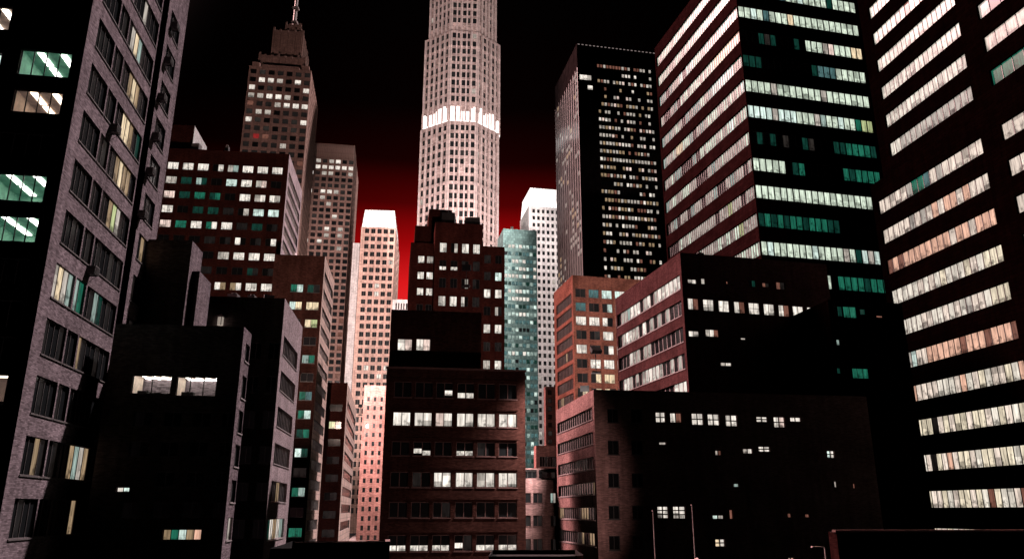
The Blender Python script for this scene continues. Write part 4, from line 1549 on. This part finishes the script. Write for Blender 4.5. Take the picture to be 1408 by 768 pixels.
bl.extra.append(eave)
bl.finish()
cv = Building('curved_roof_building', 'low dark roof with a rounded right end below the pink corner building', 'building', M_BASE)
P0, P1 = at(672, 764, 50), at(796, 761, 50)
poly = [Vector((P0.x, P0.y)), Vector((P1.x - 1.2, P1.y))] + [Vector((P1.x - 1.2 + 1.6 * math.sin(t), P1.y + 1.6 - 1.6 * math.cos(t))) for t in [i * math.pi / 12 for i in range(1, 7)]] + [Vector((P1.x + .4, P1.y + 8)), Vector((P0.x, P0.y + 8))]
cv.vol(poly, 0, P0.z, parapet=.3)
cv.finish()

# pale rumpled canopy by the poles
P0 = at(932, 766, 58)
cn = bpy.data.objects.new('canopy', None)
cn.location = (P0.x, P0.y, 0)
COL.objects.link(cn)
tag(cn, 'pale rumpled awning roof peeking over the bottom edge beside the white poles', 'canopy')
q = MB()
W_, D_ = 3.3, 2.4
nx, ny = 22, 8


def hz(i, j):
    x = i / nx
    return P0.z - .25 + .18 * math.sin(x * 9) + .10 * math.sin(x * 21 + 1) - 1.3 * abs(j / ny - .45) ** 1.6 - (.5 * max(0, abs(x - .5) - .42) * 8)


for i in range(nx):
    for j in range(ny):
        pts_ = [(-W_ / 2 + W_ * a_ / nx, -D_ / 2 + D_ * b_ / ny, hz(a_, b_)) for a_, b_ in ((i, j), (i + 1, j), (i + 1, j + 1), (i, j + 1))]
        q.quad(pts_, 0)
        q.quad([(x, y, z - .12) for x, y, z in pts_[::-1]], 0)
q.obj('awning_cloth', plain_mat('pale_pink_canvas', (.62, .45, .42), .8, var=.15), cn)
for x in (-1.5, 1.4):
    for y in (-.9, .9):
        q = MB()
        q.tube([Vector((x, y, 0)), Vector((x, y, P0.z - 1.0))], .05, .05, 6)
        q.obj('support_post', M_POLE, cn)

# ------------------------------------------------------------------ added fill lights with made-up fixtures, brightening towers and dark fronts

M_HOUSING = plain_mat('fill_light_housing', (.05, .05, .05), .5, .3)
M_LENS = plain_mat('fill_light_lens', (.8, .8, .8), .3, emit=(1, .9, .85), es=1.0)


def fill_light(label, pos, aim, cone, cand, color, blend=.6, sx=1.0):  # added spot light in an invented fixture, there to brighten a facade
    root = bpy.data.objects.new('fill_light', None)
    pos, aim = Vector(pos), Vector(aim)
    root.location = pos
    COL.objects.link(root)
    tag(root, label, 'fill_light', 'fill lights added to brighten fronts')
    dv = (aim - pos).normalized()
    rot = dv.to_track_quat('-Z', 'Y').to_euler()
    q = MB()
    q.box(-.6, .6, -.4, .4, -.1, .35)
    o = q.obj('housing', M_HOUSING, root)
    o.rotation_euler = rot
    q = MB()
    q.box(-.52, .52, -.33, .33, -.12, -.103)
    o = q.obj('lens', M_LENS, root)
    o.rotation_euler = rot
    q = MB()
    q.box(-.05, .05, -.05, .05, -2.4, -.2)
    q.box(-.5, .5, -.5, .5, -2.55, -2.4)
    q.obj('stand', M_HOUSING, root)
    l = bpy.data.lights.new('fill_light_beam', 'SPOT')
    l.energy = cand
    l.spot_size = RAD(cone)
    l.spot_blend = blend
    l.shadow_soft_size = .5
    l.color = color
    l.specular_factor = 0.0
    lo_ = bpy.data.objects.new('fill_light_beam', l)
    lo_.parent = root
    lo_.location = dv * .8
    lo_.rotation_euler = rot
    lo_.scale = (sx, 1, 1)
    COL.objects.link(lo_)


MW = 1e6
fill_light('floodlight added on the stepped brick roof to light the octagonal skyscraper', (-12, 171, 69), (-32, 425, 200), 62, 4.3 * MW, (1.0, .86, .82), sx=.36)
fill_light('floodlight added on the brick building roof to light the white-crowned tower', (-43, 160, 60), (-58, 330, 85), 46, 1.7 * MW, (1.0, .80, .76))
fill_light('floodlight added on the broad dark red building to light the mast tower', (-72, 185, 95), (-110, 370, 160), 66, .30 * MW, (1.0, .72, .66))
fill_light('floodlight added on the stepped brick roof to light the teal tower', (-8, 171, 69), (3, 330, 80), 50, 0.5 * MW, (1.0, .95, .9), sx=.25)
fill_light('floodlight added on the teal tower roof to light the white tower', (4, 344, 135), (17, 432, 110), 110, 0.32 * MW, (1.0, .86, .84), sx=.25)
fill_light('floodlight added on the rosy brick roof to light the orange brick building', (10, 106, 25), (24, 174, 42), 50, .22 * MW, (1.0, .80, .72), sx=.45)
fill_light('floodlight added at the rosy roof corner to light the pink corner building', (9.6, 87.5, 26.5), (3.5, 106, 5), 110, .075 * MW, (1.0, .84, .80))
fill_light('floodlight added on the black slab roof to light the broad dark red building', (-30, 92, 34), (-66, 168, 52), 66, .085 * MW, (1.0, .70, .58))
fill_light('floodlight added on the dark central block to light the stepped brick building', (-6, 97, 39.5), (-6, 150, 46), 60, .035 * MW, (1.0, .66, .58))
fill_light('floodlight added on a low mast in the street to light the dark central block', (14, 60, 4.3), (-1.5, 88, 12), 58, .0075 * MW, (1.0, .68, .60))
fill_light('floodlight added on the teal tower roof to light the octagonal skyscraper', (0, 338, 135), (-18, 432, 215), 95, .34 * MW, (1.0, .92, .92))


def roof_unit(label, u, v, D, w, hgt, group='units on the roofs'):
    p = at(u, v, D)
    root = bpy.data.objects.new('roof_unit', None)
    root.location = (p.x, p.y, p.z - hgt)
    COL.objects.link(root)
    tag(root, label, 'roof unit', group)
    q = MB()
    q.box(-w / 2, w / 2, -w / 2, w / 2, -1.0, hgt * .8)
    q.obj('casing', M_AC, root)
    q = MB()
    q.prism([(w * .3 * math.cos(k * math.pi / 5), w * .3 * math.sin(k * math.pi / 5)) for k in range(10)], hgt * .8 + .003, hgt)
    q.obj('fan_cowl', M_POLE, root)


roof_unit('small pale vent unit standing on the dark red roof below the mast tower', 313, 200, 174, .9, 2.2)
roof_unit('squat vent at the foot of the rooftop box whose side is whitened as lit', 271, 198, 173, 1.8, 1.2)
roof_unit('vent unit on the roof of the black slab, left of its lantern', 322, 403, 86, 1.1, 1.0)
roof_unit('vent unit at the right end of the black slab roof', 347, 405, 86, .8, .8)
roof_unit('vent unit on the maroon block roof', 962, 347, 103, .9, .9)
fill_light('floodlight added on the rear parapet of the short brick building to light the salmon block', (-43.4, 222.5, 37.5), (-47, 262, 14), 130, .095 * MW, (1.0, .78, .72))
